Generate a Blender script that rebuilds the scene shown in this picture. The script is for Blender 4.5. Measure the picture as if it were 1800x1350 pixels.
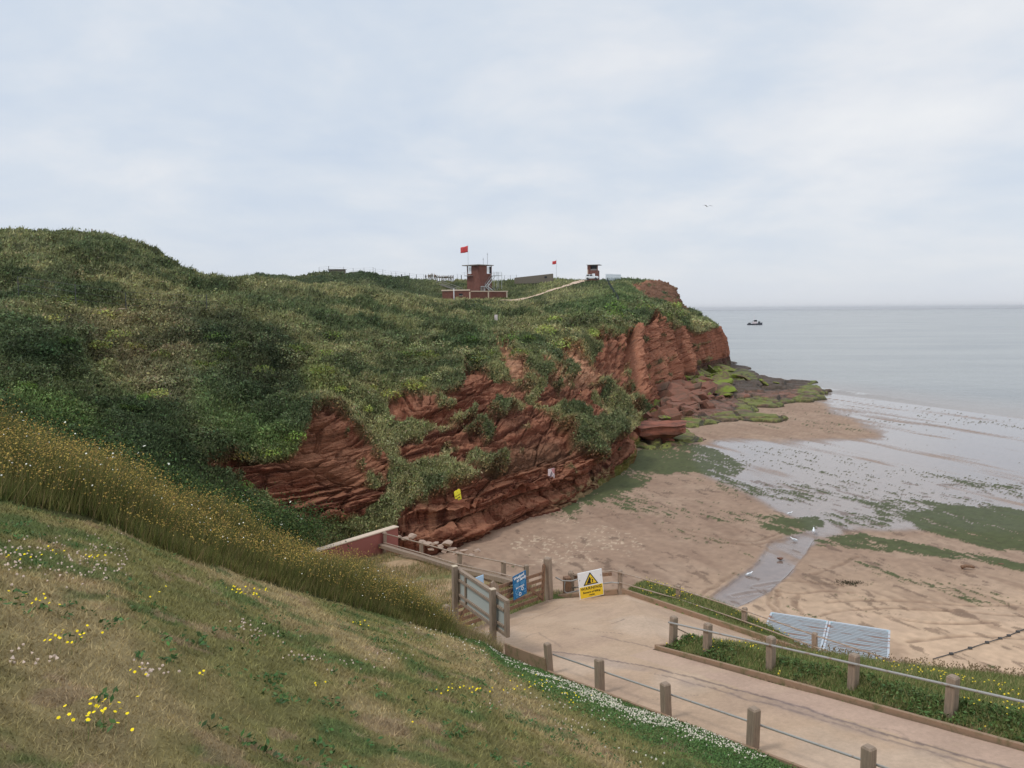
import bpy, bmesh, math, random
import numpy as np
from mathutils import Vector, Matrix, Euler
from mathutils.bvhtree import BVHTree
R = math.radians
random.seed(7); rng = np.random.default_rng(7)
for o in list(bpy.data.objects): bpy.data.objects.remove(o)
S = bpy.context.scene; COL = S.collection

# ------------------------------------------------------------------ camera, sky, sun, exposure
CAMZ = 17.5
PITCH = math.atan((675-545.5)/1400); ROLL = R(0.4)
cd = bpy.data.cameras.new('camera'); cam = bpy.data.objects.new('camera', cd); COL.objects.link(cam)
S.camera = cam
fw = Vector((0, math.cos(PITCH), -math.sin(PITCH)))
up0 = Vector((0, math.sin(PITCH), math.cos(PITCH))); rt0 = Vector((1, 0, 0))
rt = (rt0*math.cos(ROLL) - up0*math.sin(ROLL)).normalized(); up = (up0*math.cos(ROLL) + rt0*math.sin(ROLL)).normalized()
M = Matrix((rt, up, -fw)).transposed().to_4x4(); M.translation = Vector((0, 0, CAMZ))
cam.matrix_world = M
cd.sensor_width = 36; cd.lens = 1400/1800*36; cd.clip_start = .1; cd.clip_end = 60000
CR = np.array(M.to_3x3()); CP = np.array((0, 0, CAMZ))
def ray(px, py):
    d = CR @ np.array(((px-900)/1400, (675-py)/1400, -1.0)); return d
def P(px, py, Y):
    d = ray(px, py); return CP + d*(Y/d[1])
def G(px, py, z):
    d = ray(px, py); return CP + d*((z-CAMZ)/d[2])
def proj(V):
    c = (V-CP) @ CR
    w = np.maximum(-c[..., 2], .05)
    return 900+1400*c[..., 0]/w, 675-1400*c[..., 1]/w

S.view_settings.view_transform = 'Standard'; S.view_settings.look = 'None'
S.view_settings.exposure = 0.0; S.view_settings.gamma = 1; S.view_settings.use_curve_mapping = False
SUN_EL, SUN_AZ = R(55), R(-112)         # azimuth measured from the view direction (+Y) towards +X
W = bpy.data.worlds.new('World'); S.world = W; W.use_nodes = True
nt = W.node_tree; nt.nodes.clear()
def N(nt, typ, **kw):
    n = nt.nodes.new(typ)
    for k, v in kw.items():
        if k in n.inputs.keys() if isinstance(k, str) else False: n.inputs[k].default_value = v
        else: setattr(n, k, v)
    return n
sky = N(nt, 'ShaderNodeTexSky', sky_type='NISHITA', sun_disc=False, sun_elevation=SUN_EL, sun_rotation=SUN_AZ)
b1 = N(nt, 'ShaderNodeBackground', Strength=.10); nt.links.new(sky.outputs[0], b1.inputs[0])
tc = N(nt, 'ShaderNodeTexCoord'); sep = N(nt, 'ShaderNodeSeparateXYZ'); nt.links.new(tc.outputs['Generated'], sep.inputs[0])
def mth(op, a, b=None, c=None, t=None):
    t = t or nt
    n = t.nodes.new('ShaderNodeMath'); n.operation = op
    for i, v in enumerate((a, b, c)):
        if v is None: continue
        if isinstance(v, (int, float)): n.inputs[i].default_value = v
        else: t.links.new(v, n.inputs[i])
    return n.outputs[0]
den = mth('ADD', mth('MAXIMUM', sep.outputs[2], 0.0), .22)
cx, cy = mth('DIVIDE', sep.outputs[0], den), mth('DIVIDE', sep.outputs[1], den)
cmb = N(nt, 'ShaderNodeCombineXYZ'); nt.links.new(cx, cmb.inputs[0]); nt.links.new(cy, cmb.inputs[1])
def noise(t, vec, scale, detail=5, rough=.55, dist=0):
    n = t.nodes.new('ShaderNodeTexNoise'); n.inputs['Scale'].default_value = scale; n.inputs['Detail'].default_value = detail
    n.inputs['Roughness'].default_value = rough; n.inputs['Distortion'].default_value = dist
    if vec is not None: t.links.new(vec, n.inputs['Vector'])
    return n.outputs[0]
def ramp(t, fac, stops):
    n = t.nodes.new('ShaderNodeValToRGB'); e = n.color_ramp.elements
    while len(e) < len(stops): e.new(.5)
    for el, (p_, c_) in zip(e, stops): el.position = p_; el.color = (*c_, 1)
    t.links.new(fac, n.inputs[0]); return n.outputs[0]
cn = noise(nt, cmb.outputs[0], 1.5, 8, .56, .2)
cn2 = noise(nt, cmb.outputs[0], .45, 3, .5)
cs = mth('ADD', mth('ADD', mth('MULTIPLY', cn, .72), mth('MULTIPLY', cn2, .45)), mth('MULTIPLY', sep.outputs[0], .10))
ccol = ramp(nt, cs, [(.44, (.565, .655, .785)), (.57, (.66, .725, .81)), (.68, (.78, .805, .845)), (.80, (.88, .885, .89))])
hz = N(nt, 'ShaderNodeMix', data_type='RGBA'); hz.inputs['B'].default_value = (.70, .73, .79, 1)
nt.links.new(mth('POWER', mth('SUBTRACT', 1.0, mth('ABSOLUTE', sep.outputs[2])), 9.0), hz.inputs['Factor']); nt.links.new(ccol, hz.inputs['A'])
b2 = N(nt, 'ShaderNodeBackground', Strength=1.07); nt.links.new(hz.outputs['Result'], b2.inputs[0])
mx = N(nt, 'ShaderNodeMixShader'); mx.inputs[0].default_value = .9
nt.links.new(b1.outputs[0], mx.inputs[1]); nt.links.new(b2.outputs[0], mx.inputs[2])
wo = N(nt, 'ShaderNodeOutputWorld'); nt.links.new(mx.outputs[0], wo.inputs[0])
sl = bpy.data.lights.new('sun', 'SUN'); sl.energy = 1.1; sl.angle = R(12); sl.color = (1, .95, .88)
so = bpy.data.objects.new('sun', sl); COL.objects.link(so)
sd = Vector((math.sin(SUN_AZ)*math.cos(SUN_EL), math.cos(SUN_AZ)*math.cos(SUN_EL), math.sin(SUN_EL)))
so.rotation_euler = sd.to_track_quat('Z', 'Y').to_euler()

# ------------------------------------------------------------------ noise
def _h(ix, iy, iz, seed=0):
    n = (ix.astype(np.uint32)*np.uint32(374761393)) ^ (iy.astype(np.uint32)*np.uint32(668265263)) ^ (iz.astype(np.uint32)*np.uint32(2246822519)) ^ np.uint32((seed*3266489917) & 0xffffffff)
    n = (n ^ (n >> np.uint32(13)))*np.uint32(1274126177); n = n ^ (n >> np.uint32(16)); n = n*np.uint32(2654435761); n ^= n >> np.uint32(15)
    return n.astype(np.float64)/4294967295.0
def vn(x, y, z=0., seed=0):
    x, y, z = np.broadcast_arrays(np.asarray(x, float), np.asarray(y, float), np.asarray(z, float))
    fx, fy, fz = np.floor(x), np.floor(y), np.floor(z)
    ix, iy, iz = fx.astype(np.int64), fy.astype(np.int64), fz.astype(np.int64)
    u, v, w = x-fx, y-fy, z-fz
    u, v, w = u*u*(3-2*u), v*v*(3-2*v), w*w*(3-2*w)
    def L(a, b, t): return a+(b-a)*t
    c = [[_h(ix+i, iy+j, iz+k, seed) for k in (0, 1)] for i in (0, 1) for j in (0, 1)]
    a0 = L(L(c[0][0], c[2][0], u), L(c[1][0], c[3][0], u), v); a1 = L(L(c[0][1], c[2][1], u), L(c[1][1], c[3][1], u), v)
    return L(a0, a1, w)*2-1
def fbm(x, y, z=0., s=1., o=4, seed=0, g=.5):
    t = 0; a = 1; n = 0
    for i in range(o):
        t = t+a*vn(x*s+i*17.3, y*s+i*9.1, z*s+i*5.7, seed+i); n += a; a *= g; s *= 2.03
    return t/n*1.35
def ss(a, b, x): t = np.clip((x-a)/(b-a), 0, 1); return t*t*(3-2*t)
def voro(x, y, seed=0):
    fx, fy = np.floor(x), np.floor(y); b1 = np.full(x.shape, 9.); b2 = np.full(x.shape, 9.); idv = np.zeros(x.shape); tx = np.zeros(x.shape); ty = np.zeros(x.shape)
    for i in (-1, 0, 1):
        for j in (-1, 0, 1):
            cx, cy = (fx+i).astype(np.int64), (fy+j).astype(np.int64); z = np.zeros_like(cx)
            px, py = cx+_h(cx, cy, z, seed), cy+_h(cx, cy, z, seed+1); d = np.hypot(x-px, y-py)
            m = d < b1; b2 = np.where(m, b1, np.minimum(b2, d)); b1 = np.where(m, d, b1)
            idv = np.where(m, _h(cx, cy, z, seed+2), idv); tx = np.where(m, x-px, tx); ty = np.where(m, y-py, ty)
    return b1, b2, idv, tx, ty
def inpoly(px, py, poly):
    r = np.zeros(px.shape, bool); n = len(poly)
    for i in range(n):
        x1, y1 = poly[i]; x2, y2 = poly[(i+1) % n]
        if y1 == y2: continue
        c = ((y1 > py) != (y2 > py)) & (px < (x2-x1)*(py-y1)/(y2-y1)+x1); r ^= c
    return r
def pldist(x, y, pts):
    d = np.full(x.shape, 1e9)
    for (x1, y1), (x2, y2) in zip(pts[:-1], pts[1:]):
        L2 = (x2-x1)**2+(y2-y1)**2+1e-9; t = np.clip(((x-x1)*(x2-x1)+(y-y1)*(y2-y1))/L2, 0, 1)
        d = np.minimum(d, np.hypot(x-x1-t*(x2-x1), y-y1-t*(y2-y1)))
    return d

# ------------------------------------------------------------------ object helpers
def tag(o, label=None, cat=None, group=None, kind=None):
    if label: o['label'] = label
    if cat: o['category'] = cat
    if group: o['group'] = group
    if kind: o['kind'] = kind
    return o
def npmesh(name, V, F, mat, col=None, smooth=False, parent=None, extra=None):
    me = bpy.data.meshes.new(name); V = np.asarray(V, np.float32); F = np.asarray(F, np.int32); k = F.shape[1]
    me.vertices.add(len(V)); me.vertices.foreach_set('co', V.ravel())
    me.loops.add(F.size); me.loops.foreach_set('vertex_index', F.ravel())
    me.polygons.add(len(F)); me.polygons.foreach_set('loop_start', np.arange(0, F.size, k, dtype=np.int32))
    me.polygons.foreach_set('loop_total', np.full(len(F), k, np.int32))
    if smooth: me.polygons.foreach_set('use_smooth', np.ones(len(F), bool))
    me.update(calc_edges=True)
    if col is not None:
        c = np.ones((len(V), 4), np.float32); c[:, :3] = col
        a = me.color_attributes.new('Col', 'FLOAT_COLOR', 'POINT'); a.data.foreach_set('color', c.ravel())
    for k_, v_ in (extra or {}).items():
        a = me.attributes.new(k_, 'FLOAT', 'POINT'); a.data.foreach_set('value', np.asarray(v_, np.float32).ravel())
    me.materials.append(mat)
    o = bpy.data.objects.new(name, me); COL.objects.link(o); o.parent = parent
    return o
def gridF(nr, nc):
    i = np.arange((nr-1)*(nc-1)); r, c = i//(nc-1), i % (nc-1); a = r*nc+c
    return np.stack([a, a+1, a+nc+1, a+nc], 1)
class MB:
    def __init__(s): s.v = []; s.f = []; s.mi = []; s.c = []
    def add(s, vs, fs, m=0):
        b = len(s.v); s.v += [tuple(v) for v in vs]; s.f += [tuple(i+b for i in f) for f in fs]; s.mi += [m]*len(fs); return s
    def box(s, c, d, rz=0, m=0, taper=1., mat=None):
        x, y, z = d[0]/2, d[1]/2, d[2]/2
        vs = [Vector((sx*x*(taper if sz > 0 else 1), sy*y*(taper if sz > 0 else 1), sz*z)) for sz in (-1, 1) for sy in (-1, 1) for sx in (-1, 1)]
        T = mat if mat is not None else Matrix.Rotation(rz, 4, 'Z')
        vs = [T @ v + Vector(c) for v in vs]
        return s.add(vs, [(0, 2, 3, 1), (4, 5, 7, 6), (0, 1, 5, 4), (2, 6, 7, 3), (0, 4, 6, 2), (1, 3, 7, 5)], m)
    def bar(s, a, b, w, h, m=0):
        a, b = Vector(a), Vector(b); d = b-a; L = d.length; q = d.to_track_quat('X', 'Z').to_matrix().to_4x4()
        return s.box((a+b)/2, (L, w, h), mat=q, m=m)
    def post(s, c, w, h, ch=.25, rz=0, m=0):          # square post with chamfered top; c = base centre
        rings = [(0, w/2), (h-w*ch*.8, w/2), (h, w/2*(1-ch*1.1))]
        vs = []; T = Matrix.Rotation(rz, 3, 'Z')
        for z, r in rings:
            for k in range(8):
                sg = [(-1, -.86), (-.86, -1), (.86, -1), (1, -.86), (1, .86), (.86, 1), (-.86, 1), (-1, .86)][k]
                vs.append(T @ Vector((sg[0]*r, sg[1]*r, z))+Vector(c))
        fs = [(a*8+k, a*8+(k+1) % 8, a*8+8+(k+1) % 8, a*8+8+k) for a in (0, 1) for k in range(8)]
        fs += [tuple(range(16, 24)), tuple(reversed(range(8)))]
        return s.add(vs, fs, m)
    def tube(s, pts, r, n=8, m=0, r2=None):
        pts = [Vector(p) for p in pts]; vs = []; K = len(pts)
        for i, p in enumerate(pts):
            d = (pts[min(i+1, K-1)]-pts[max(i-1, 0)]).normalized()
            q = d.to_track_quat('Z', 'Y'); rr = r if r2 is None else r+(r2-r)*i/(K-1)
            for k in range(n): vs.append(q @ Vector((rr*math.cos(2*math.pi*k/n), rr*math.sin(2*math.pi*k/n), 0))+p)
        fs = [(i*n+k, i*n+(k+1) % n, (i+1)*n+(k+1) % n, (i+1)*n+k) for i in range(K-1) for k in range(n)]
        fs += [tuple(reversed(range(n))), tuple(range((K-1)*n, K*n))]
        return s.add(vs, fs, m)
    def prism(s, poly, z0, z1, T=None, m=0):           # poly in XY, extruded in Z then transformed
        n = len(poly); vs = [Vector((x, y, z)) for z in (z0, z1) for x, y in poly]
        if T is not None: vs = [T @ v for v in vs]
        fs = [tuple(reversed(range(n))), tuple(range(n, 2*n))]+[(i, (i+1) % n, n+(i+1) % n, n+i) for i in range(n)]
        return s.add(vs, fs, m)
    def build(s, name, mats, parent=None, smooth=False, bevel=0):
        me = bpy.data.meshes.new(name); me.from_pydata(s.v, [], s.f)
        mats = mats if isinstance(mats, (list, tuple)) else [mats]
        for m in mats: me.materials.append(m)
        me.polygons.foreach_set('material_index', s.mi)
        if smooth: me.polygons.foreach_set('use_smooth', [True]*len(s.f))
        me.update()
        o = bpy.data.objects.new(name, me); COL.objects.link(o); o.parent = parent
        if bevel:
            bm = bmesh.new(); bm.from_mesh(me); bmesh.ops.remove_doubles(bm, verts=bm.verts, dist=1e-5)
            bmesh.ops.bevel(bm, geom=[e for e in bm.edges if len(e.link_faces) == 2 and e.calc_face_angle(0) > .6], offset=bevel, segments=1, affect='EDGES'); bm.to_mesh(me); bm.free()
        return o
def thing(name, loc, label, cat, group=None, rz=0):
    o = bpy.data.objects.new(name, None); COL.objects.link(o); o.location = loc; o.rotation_euler.z = rz; o.empty_display_size = .3
    tag(o, label, cat, group); return o
def dup(root, loc, rz, label=None, group=None, scale=None):
    r = root.copy(); COL.objects.link(r); r.location = loc; r.rotation_euler.z = rz
    if scale: r.scale = scale
    if label: r['label'] = label
    if group: r['group'] = group
    for ch in list(root.children):
        c = ch.copy(); COL.objects.link(c); c.parent = r
        for g_ in ch.children: d = g_.copy(); COL.objects.link(d); d.parent = c
    return r

# ------------------------------------------------------------------ materials
def mat(name, col=(.5, .5, .5), rough=.8, attr=False, var=.15, vscale=8, bump=0., bscale=20, metal=0., stretch=None, col2=None, c2=( .5, .6), spec=.3, bdist=.02, coords='Object', trans=0.):
    m = bpy.data.materials.new(name); m.use_nodes = True; t = m.node_tree; b = t.nodes['Principled BSDF']
    b.inputs['Roughness'].default_value = rough; b.inputs['Metallic'].default_value = metal; b.inputs['Specular IOR Level'].default_value = spec
    tcn = t.nodes.new('ShaderNodeTexCoord'); vec = tcn.outputs[coords]
    if stretch:
        mp = t.nodes.new('ShaderNodeMapping'); mp.inputs['Scale'].default_value = stretch; t.links.new(vec, mp.inputs[0]); vec = mp.outputs[0]
    if attr:
        a = t.nodes.new('ShaderNodeVertexColor'); a.layer_name = 'Col'; base = a.outputs[0]
    else:
        r_ = t.nodes.new('ShaderNodeRGB'); r_.outputs[0].default_value = (*col, 1); base = r_.outputs[0]
    nz = noise(t, vec, vscale, 5, .6)
    if col2:
        f = ramp(t, noise(t, vec, vscale*.6, 6, .65, .4), [(c2[0], (0, 0, 0)), (c2[1], (1, 1, 1))])
        mm = t.nodes.new('ShaderNodeMix'); mm.data_type = 'RGBA'; t.links.new(f, mm.inputs['Factor']); t.links.new(base, mm.inputs['A']); mm.inputs['B'].default_value = (*col2, 1); base = mm.outputs['Result']
    k = mth('ADD', mth('MULTIPLY', mth('SUBTRACT', nz, .5), var*4), 1.0, t=t)
    vm = t.nodes.new('ShaderNodeVectorMath'); vm.operation = 'SCALE'; t.links.new(base, vm.inputs[0]); t.links.new(k, vm.inputs['Scale'])
    t.links.new(vm.outputs[0], b.inputs['Base Color'])
    if bump:
        bp = t.nodes.new('ShaderNodeBump'); bp.inputs['Strength'].default_value = bump; bp.inputs['Distance'].default_value = bdist
        t.links.new(noise(t, vec, bscale, 6, .65), bp.inputs['Height']); t.links.new(bp.outputs[0], b.inputs['Normal'])
    if trans:
        b.inputs['Subsurface Weight'].default_value = 0
    return m
# ------------------------------------------------------------------ surface materials
m_head = mat('headland_mat', attr=True, rough=.95, var=.22, vscale=2.2, bump=.6, bscale=5, bdist=.12, spec=.1)
t = m_head.node_tree; b = t.nodes['Principled BSDF']; tcn = t.nodes.new('ShaderNodeTexCoord'); mp = t.nodes.new('ShaderNodeMapping'); mp.inputs['Scale'].default_value = (.22, .22, 2.6); t.links.new(tcn.outputs['Object'], mp.inputs[0])
ns = noise(t, mp.outputs[0], 1.0, 8, .68, .6); nb = noise(t, tcn.outputs['Object'], 1.4, 7, .7)
bpn = [n for n in t.nodes if n.type == 'BUMP'][0]; b2n = t.nodes.new('ShaderNodeBump'); b2n.inputs['Distance'].default_value = .55; b2n.inputs['Strength'].default_value = 1.0
t.links.new(mth('ADD', ns, mth('MULTIPLY', nb, .6, t=t), t=t), b2n.inputs['Height']); t.links.new(bpn.outputs[0], b2n.inputs['Normal']); t.links.new(b2n.outputs[0], b.inputs['Normal'])
src = b.inputs['Base Color'].links[0].from_socket; vm = t.nodes.new('ShaderNodeVectorMath'); vm.operation = 'SCALE'; t.links.new(src, vm.inputs[0])
sx = t.nodes.new('ShaderNodeSeparateXYZ'); t.links.new(tcn.outputs['Object'], sx.inputs[0]); mr = t.nodes.new('ShaderNodeMapRange'); mr.inputs['From Min'].default_value = 95; mr.inputs['From Max'].default_value = 140; t.links.new(sx.outputs[1], mr.inputs['Value'])
mp2 = t.nodes.new('ShaderNodeMapping'); mp2.inputs['Scale'].default_value = (.5, .5, .09); t.links.new(tcn.outputs['Object'], mp2.inputs[0]); nv = noise(t, mp2.outputs[0], 1.0, 7, .62, .5)
fm = t.nodes.new('ShaderNodeMix'); t.links.new(mth('MULTIPLY', mr.outputs[0], .75, t=t), fm.inputs['Factor']); t.links.new(ns, fm.inputs['A']); t.links.new(nv, fm.inputs['B']); ns = fm.outputs[0]
t.links.new(mth('ADD', ns, mth('MULTIPLY', nb, .6, t=t), t=t), b2n.inputs['Height'])
crk = ramp(t, ns, [(.36, (.55, .55, .55)), (.46, (.95, .95, .95)), (.62, (1.15, 1.15, 1.15))]); t.links.new(crk, vm.inputs['Scale']); t.links.new(vm.outputs[0], b.inputs['Base Color'])
m_leaf = mat('leaf_mat', attr=True, rough=.8, var=.05, vscale=1, spec=.15)
m_bank = mat('bank_mat', attr=True, rough=.95, var=.45, vscale=30, bump=.9, bscale=60, bdist=.03, spec=.1)

# ------------------------------------------------------------------ headland: coastline cross sections lofted into one sheet
# each column: foot, walltop, mid (terrace), rim, slope, upper slope, near crest, dip behind, far crest, behind : (px, py, forward distance)
CO = [
 [(-620,900,30),(-600,850,34),(-580,800,38),(-540,730,46),(-500,630,62),(-450,520,92),(-400,420,130),(-400,430,170),(-400,440,230),(-400,500,330)],
 [(-250,880,30),(-230,830,34),(-210,780,38),(-180,720,46),(-160,620,60),(-130,510,90),(-110,423,132),(-110,425,170),(-110,440,230),(-110,500,330)],
 [(0,880,30),(0,820,34),(0,760,38),(0,690,46),(0,600,60),(0,505,90),(0,417,135),(0,425,175),(0,450,230),(0,500,330)],
 [(170,890,34),(167,840,38),(165,790,41),(160,720,48),(160,625,62),(160,525,90),(160,419,138),(170,430,175),(170,455,230),(170,505,330)],
 [(260,900,37),(260,840,40),(258,790,43),(255,730,49),(255,640,62),(250,545,86),(250,451,136),(260,450,180),(270,470,240),(270,505,330)],
 [(330,915,42),(330,860,44),(330,815,46),(330,740,50),(330,640,62),(330,550,88),(332,492,132),(345,493,190),(350,491,270),(350,520,350)],
 [(450,925,46),(450,885,47),(455,850,48),(460,795,50),(460,660,62),(465,565,92),(470,505,150),(480,502,215),(430,487,285),(430,520,350)],
 [(545,925,48),(548,895,48.5),(552,830,50),(562,738,54),(575,640,72),(600,565,108),(620,515,172),(600,508,230),(545,479,290),(545,520,350)],
 [(650,930,50),(652,890,51),(655,850,52),(668,780,57),(685,655,78),(705,580,118),(715,523,195),(700,516,240),(650,480,288),(650,520,350)],
 [(735,958,50),(722,905,52),(725,850,55),(755,705,64),(772,645,84),(790,590,122),(795,530,215),(800,525,252),(765,484,282),(760,525,350)],
 [(850,948,54),(815,852,56),(830,795,61),(850,665,75),(868,628,92),(895,585,130),(900,536,212),(915,525,247),(850,490,282),(850,525,350)],
 [(925,915,59),(905,828,60.5),(905,770,66),(925,640,86),(940,605,105),(960,570,145),(965,537,208),(965,504,250),(950,487,282),(940,520,350)],
 [(1005,885,64),(975,802,66),(965,745,74),(980,628,97),(995,595,118),(1015,562,155),(1015,530,208),(1020,497,256),(1020,493,272),(1020,520,350)],
 [(1068,843,73),(1060,795,74.5),(1035,715,86),(1030,610,110),(1042,582,130),(1058,552,165),(1060,522,210),(1060,494,262),(1060,492,268),(1060,520,350)],
 [(1108,803,83),(1098,768,86),(1072,690,100),(1062,595,128),(1070,572,146),(1086,542,182),(1088,514,220),(1088,491,258),(1088,490,266),(1085,520,330)],
 [(1128,760,104),(1118,715,108),(1095,650,122),(1096,588,142),(1102,568,160),(1110,540,195),(1113,512,230),(1113,492,258),(1113,491,266),(1105,520,330)],
 [(1165,710,136),(1155,670,139),(1135,610,148),(1138,568,158),(1144,552,175),(1150,534,208),(1148,514,236),(1146,495,256),(1146,494,262),(1130,520,330)],
 [(1205,672,172),(1200,645,174),(1185,600,179),(1180,566,186),(1184,553,198),(1186,538,222),(1182,520,238),(1172,499,252),(1168,497,258),(1150,520,320)],
 [(1240,655,200),(1237,632,201),(1228,600,204),(1222,574,208),(1214,560,216),(1200,545,232),(1192,533,240),(1186,505,248),(1176,500,256),(1155,520,315)],
 [(1279,640,228),(1278,625,228.5),(1276,595,229.5),(1266,573,231),(1246,560,234),(1220,547,238),(1200,539,242),(1189,512,250),(1180,503,258),(1160,520,310)],
 [(1281,632,246),(1280,622,246),(1274,592,246),(1258,571,246),(1238,557,246),(1214,545,248),(1200,541,250),(1186,520,256),(1176,505,262),(1160,520,310)],
 [(1240,615,300),(1240,612,300),(1236,590,300),(1225,570,300),(1212,560,300),(1195,550,300),(1185,545,300),(1170,530,300),(1160,520,300),(1150,525,320)],
]
SHELF = [0,0,0,0,0,0,.15,.5,.2,.3,1,1,.8,.6,.8,.3,.2,.2,.15,.1,0,0]
ctrl = []
for ci, c in enumerate(CO):
    pts = [P(*q) for q in c]; f, w = pts[0], pts[1]
    nxt = P(*CO[min(ci+1, len(CO)-1)][0])-P(*CO[max(ci-1, 0)][0]); nx = np.array((-nxt[1], nxt[0], 0.)); nx /= np.linalg.norm(nx)+1e-9   # inland
    s = SHELF[ci]
    rows = [f+np.array((0, 0, -5.))-nx*.6, f]
    def mixp(t): return f*(1-t)+w*t
    rows.append(mixp(.20)*(1-s)+(f+np.array((0, 0, .75))+nx*.2)*s)
    rows.append(mixp(.34)*(1-s)+(f+nx*2.0+np.array((0, 0, 1.15)))*s)
    rows.append(mixp(.46)*(1-s)+(f+nx*1.9+np.array((0, 0, 1.55)))*s)
    rows.append(mixp(.58)*(1-s)+(f+nx*.75+np.array((0, 0, 1.75)))*s)
    rows += pts[1:]
    ctrl.append(rows)
ctrl = np.array(ctrl)                                     # columns x rows x 3
NCc, NR = ctrl.shape[:2]
usub = [14,20,50,45,40,60,60,60,60,60,55,55,50,45,45,50,50,45,50,34,16]
vsub = [4,9,9,7,9,42,48,72,74,58,46,40,44,10]
us = np.concatenate([[i+k/n for k in range(n)] for i, n in enumerate(usub)]+[[NCc-1]])
vs = np.concatenate([[i+k/n for k in range(n)] for i, n in enumerate(vsub)]+[[NR-1-1e-6]])
us[-1] -= 1e-6
i = np.floor(us).astype(int); t = (us-i)[:, None, None]
g = lambda k: ctrl[np.clip(i+k, 0, NCc-1)]
A, B, C_, D = g(-1), g(0), g(1), g(2)
U = .5*((2*B)+(-A+C_)*t+(2*A-5*B+4*C_-D)*t**2+(-A+3*B-3*C_+D)*t**3)     # len(us) x NR x 3
j = np.floor(vs).astype(int); tv = (vs-j)[None, :, None]
HG = U[:, j]*(1-tv)+U[:, np.minimum(j+1, NR-1)]*tv
HG = HG.transpose(1, 0, 2).copy()                         # rows(v) x cols(u)
vrow = np.repeat(vs[:, None], len(us), 1); ucol = np.repeat(us[None], len(vs), 0)
k8 = np.where(vrow < 6.2, .0, np.where(vrow < 8.6, .6, 1.))[..., None]
for it in range(120):
    kk = k8 if it > 10 else np.maximum(k8, .35)*(vrow[..., None] > 1)
    if it > 40: kk = kk*(vrow[..., None] < 11)
    HG[1:-1] += kk[1:-1]*.5*((HG[:-2]+HG[2:])*.5-HG[1:-1])
def normals(H):
    du = np.gradient(H, axis=1); dv = np.gradient(H, axis=0); n = np.cross(du, dv); n /= np.linalg.norm(n, axis=2, keepdims=True)+1e-9; return n
nrm = normals(HG)
px, py = proj(HG); X, Y, Z = HG[..., 0], HG[..., 1], HG[..., 2]
wx = px+10*fbm(X, Y, Z, .25, 4, 3)*np.clip(90/Y, .35, 1.3); wy = py+9*fbm(X, Y, Z, .3, 4, 8)*np.clip(90/Y, .35, 1.3)
ROCK = [
 [(345,822),(400,806),(470,818),(508,805),(535,770),(560,732),(590,742),(625,765),(650,790),(692,812),(694,850),(668,878),(645,895),(600,912),(540,912),(490,892),(470,870),(420,850),(350,836)],
 [(690,925),(712,893),(750,872),(800,850),(870,832),(925,822),(1000,800),(1060,792),(1092,762),(1118,765),(1150,800),(1100,850),(1040,900),(980,930),(860,990),(735,990)],
 [(690,792),(770,760),(850,738),(945,720),(990,755),(1005,785),(940,782),(870,792),(830,806),(760,818),(705,830)],
 [(800,812),(870,792),(905,785),(940,775),(985,785),(1030,800),(1000,812),(930,832),(850,842)],
 [(680,722),(740,700),(790,690),(805,665),(830,648),(862,672),(925,676),(960,668),(1010,665),(1055,680),(1062,715),(1040,745),(1000,745),(985,715),(935,728),(880,716),(860,742),(790,752),(690,752)],
 [(868,598),(890,620),(925,645),(948,672),(925,680),(893,655),(875,630)],
 [(955,625),(975,640),(1000,668),(985,675),(960,655)],
 [(985,616),(1012,620),(1045,640),(1062,662),(1052,676),(1010,668),(995,640)],
 [(1038,598),(1062,590),(1090,598),(1100,585),(1125,580),(1145,556),(1165,566),(1180,574),(1210,580),(1240,582),(1268,574),(1320,600),(1320,660),(1260,680),(1200,690),(1160,725),(1110,712),(1080,690),(1060,660),(1046,640)],
 [(1112,503),(1130,497),(1160,494),(1210,490),(1210,545),(1195,541),(1178,536),(1165,528),(1150,528),(1133,520)],
 [(1040,715),(1062,700),(1100,712),(1118,740),(1075,745),(1050,742)],
 [(940,780),(975,775),(1010,790),(990,800)],
]
rock = np.zeros(px.shape)
for poly in ROCK: rock = np.maximum(rock, inpoly(wx, wy, poly).astype(float))
GREENP = [[(985,712),(1008,708),(1035,738),(1065,758),(1085,768),(1060,790),(1035,795),(1005,775),(988,748)],
 [(1055,705),(1085,700),(1105,730),(1120,735),(1100,755),(1075,755)],[(842,735),(862,712),(892,726),(895,742),(860,750)],
 [(690,752),(725,748),(745,765),(730,782),(695,780)],
 [(672,785),(698,795),(696,870),(690,900),(668,915),(675,870)]]
gp = np.zeros(px.shape, bool)
for poly in GREENP: gp |= inpoly(wx, wy, poly)
steep = 1-np.clip(nrm[..., 2]*np.sign(nrm[..., 2].mean()), 0, 1)
tuft = fbm(X, Y, Z*1.6, .42, 4, 21)
veg_on = (tuft > .50) & (Z > 3.6)
rock = np.where(gp | veg_on, 0, rock)
rock = np.where((Z < 3.4) & (px > 690) & (vrow < 6), 1, rock)
rock = np.where(ucol > 18.5, np.maximum(rock, (vrow < 8) & (Z < 13)), rock)
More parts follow.
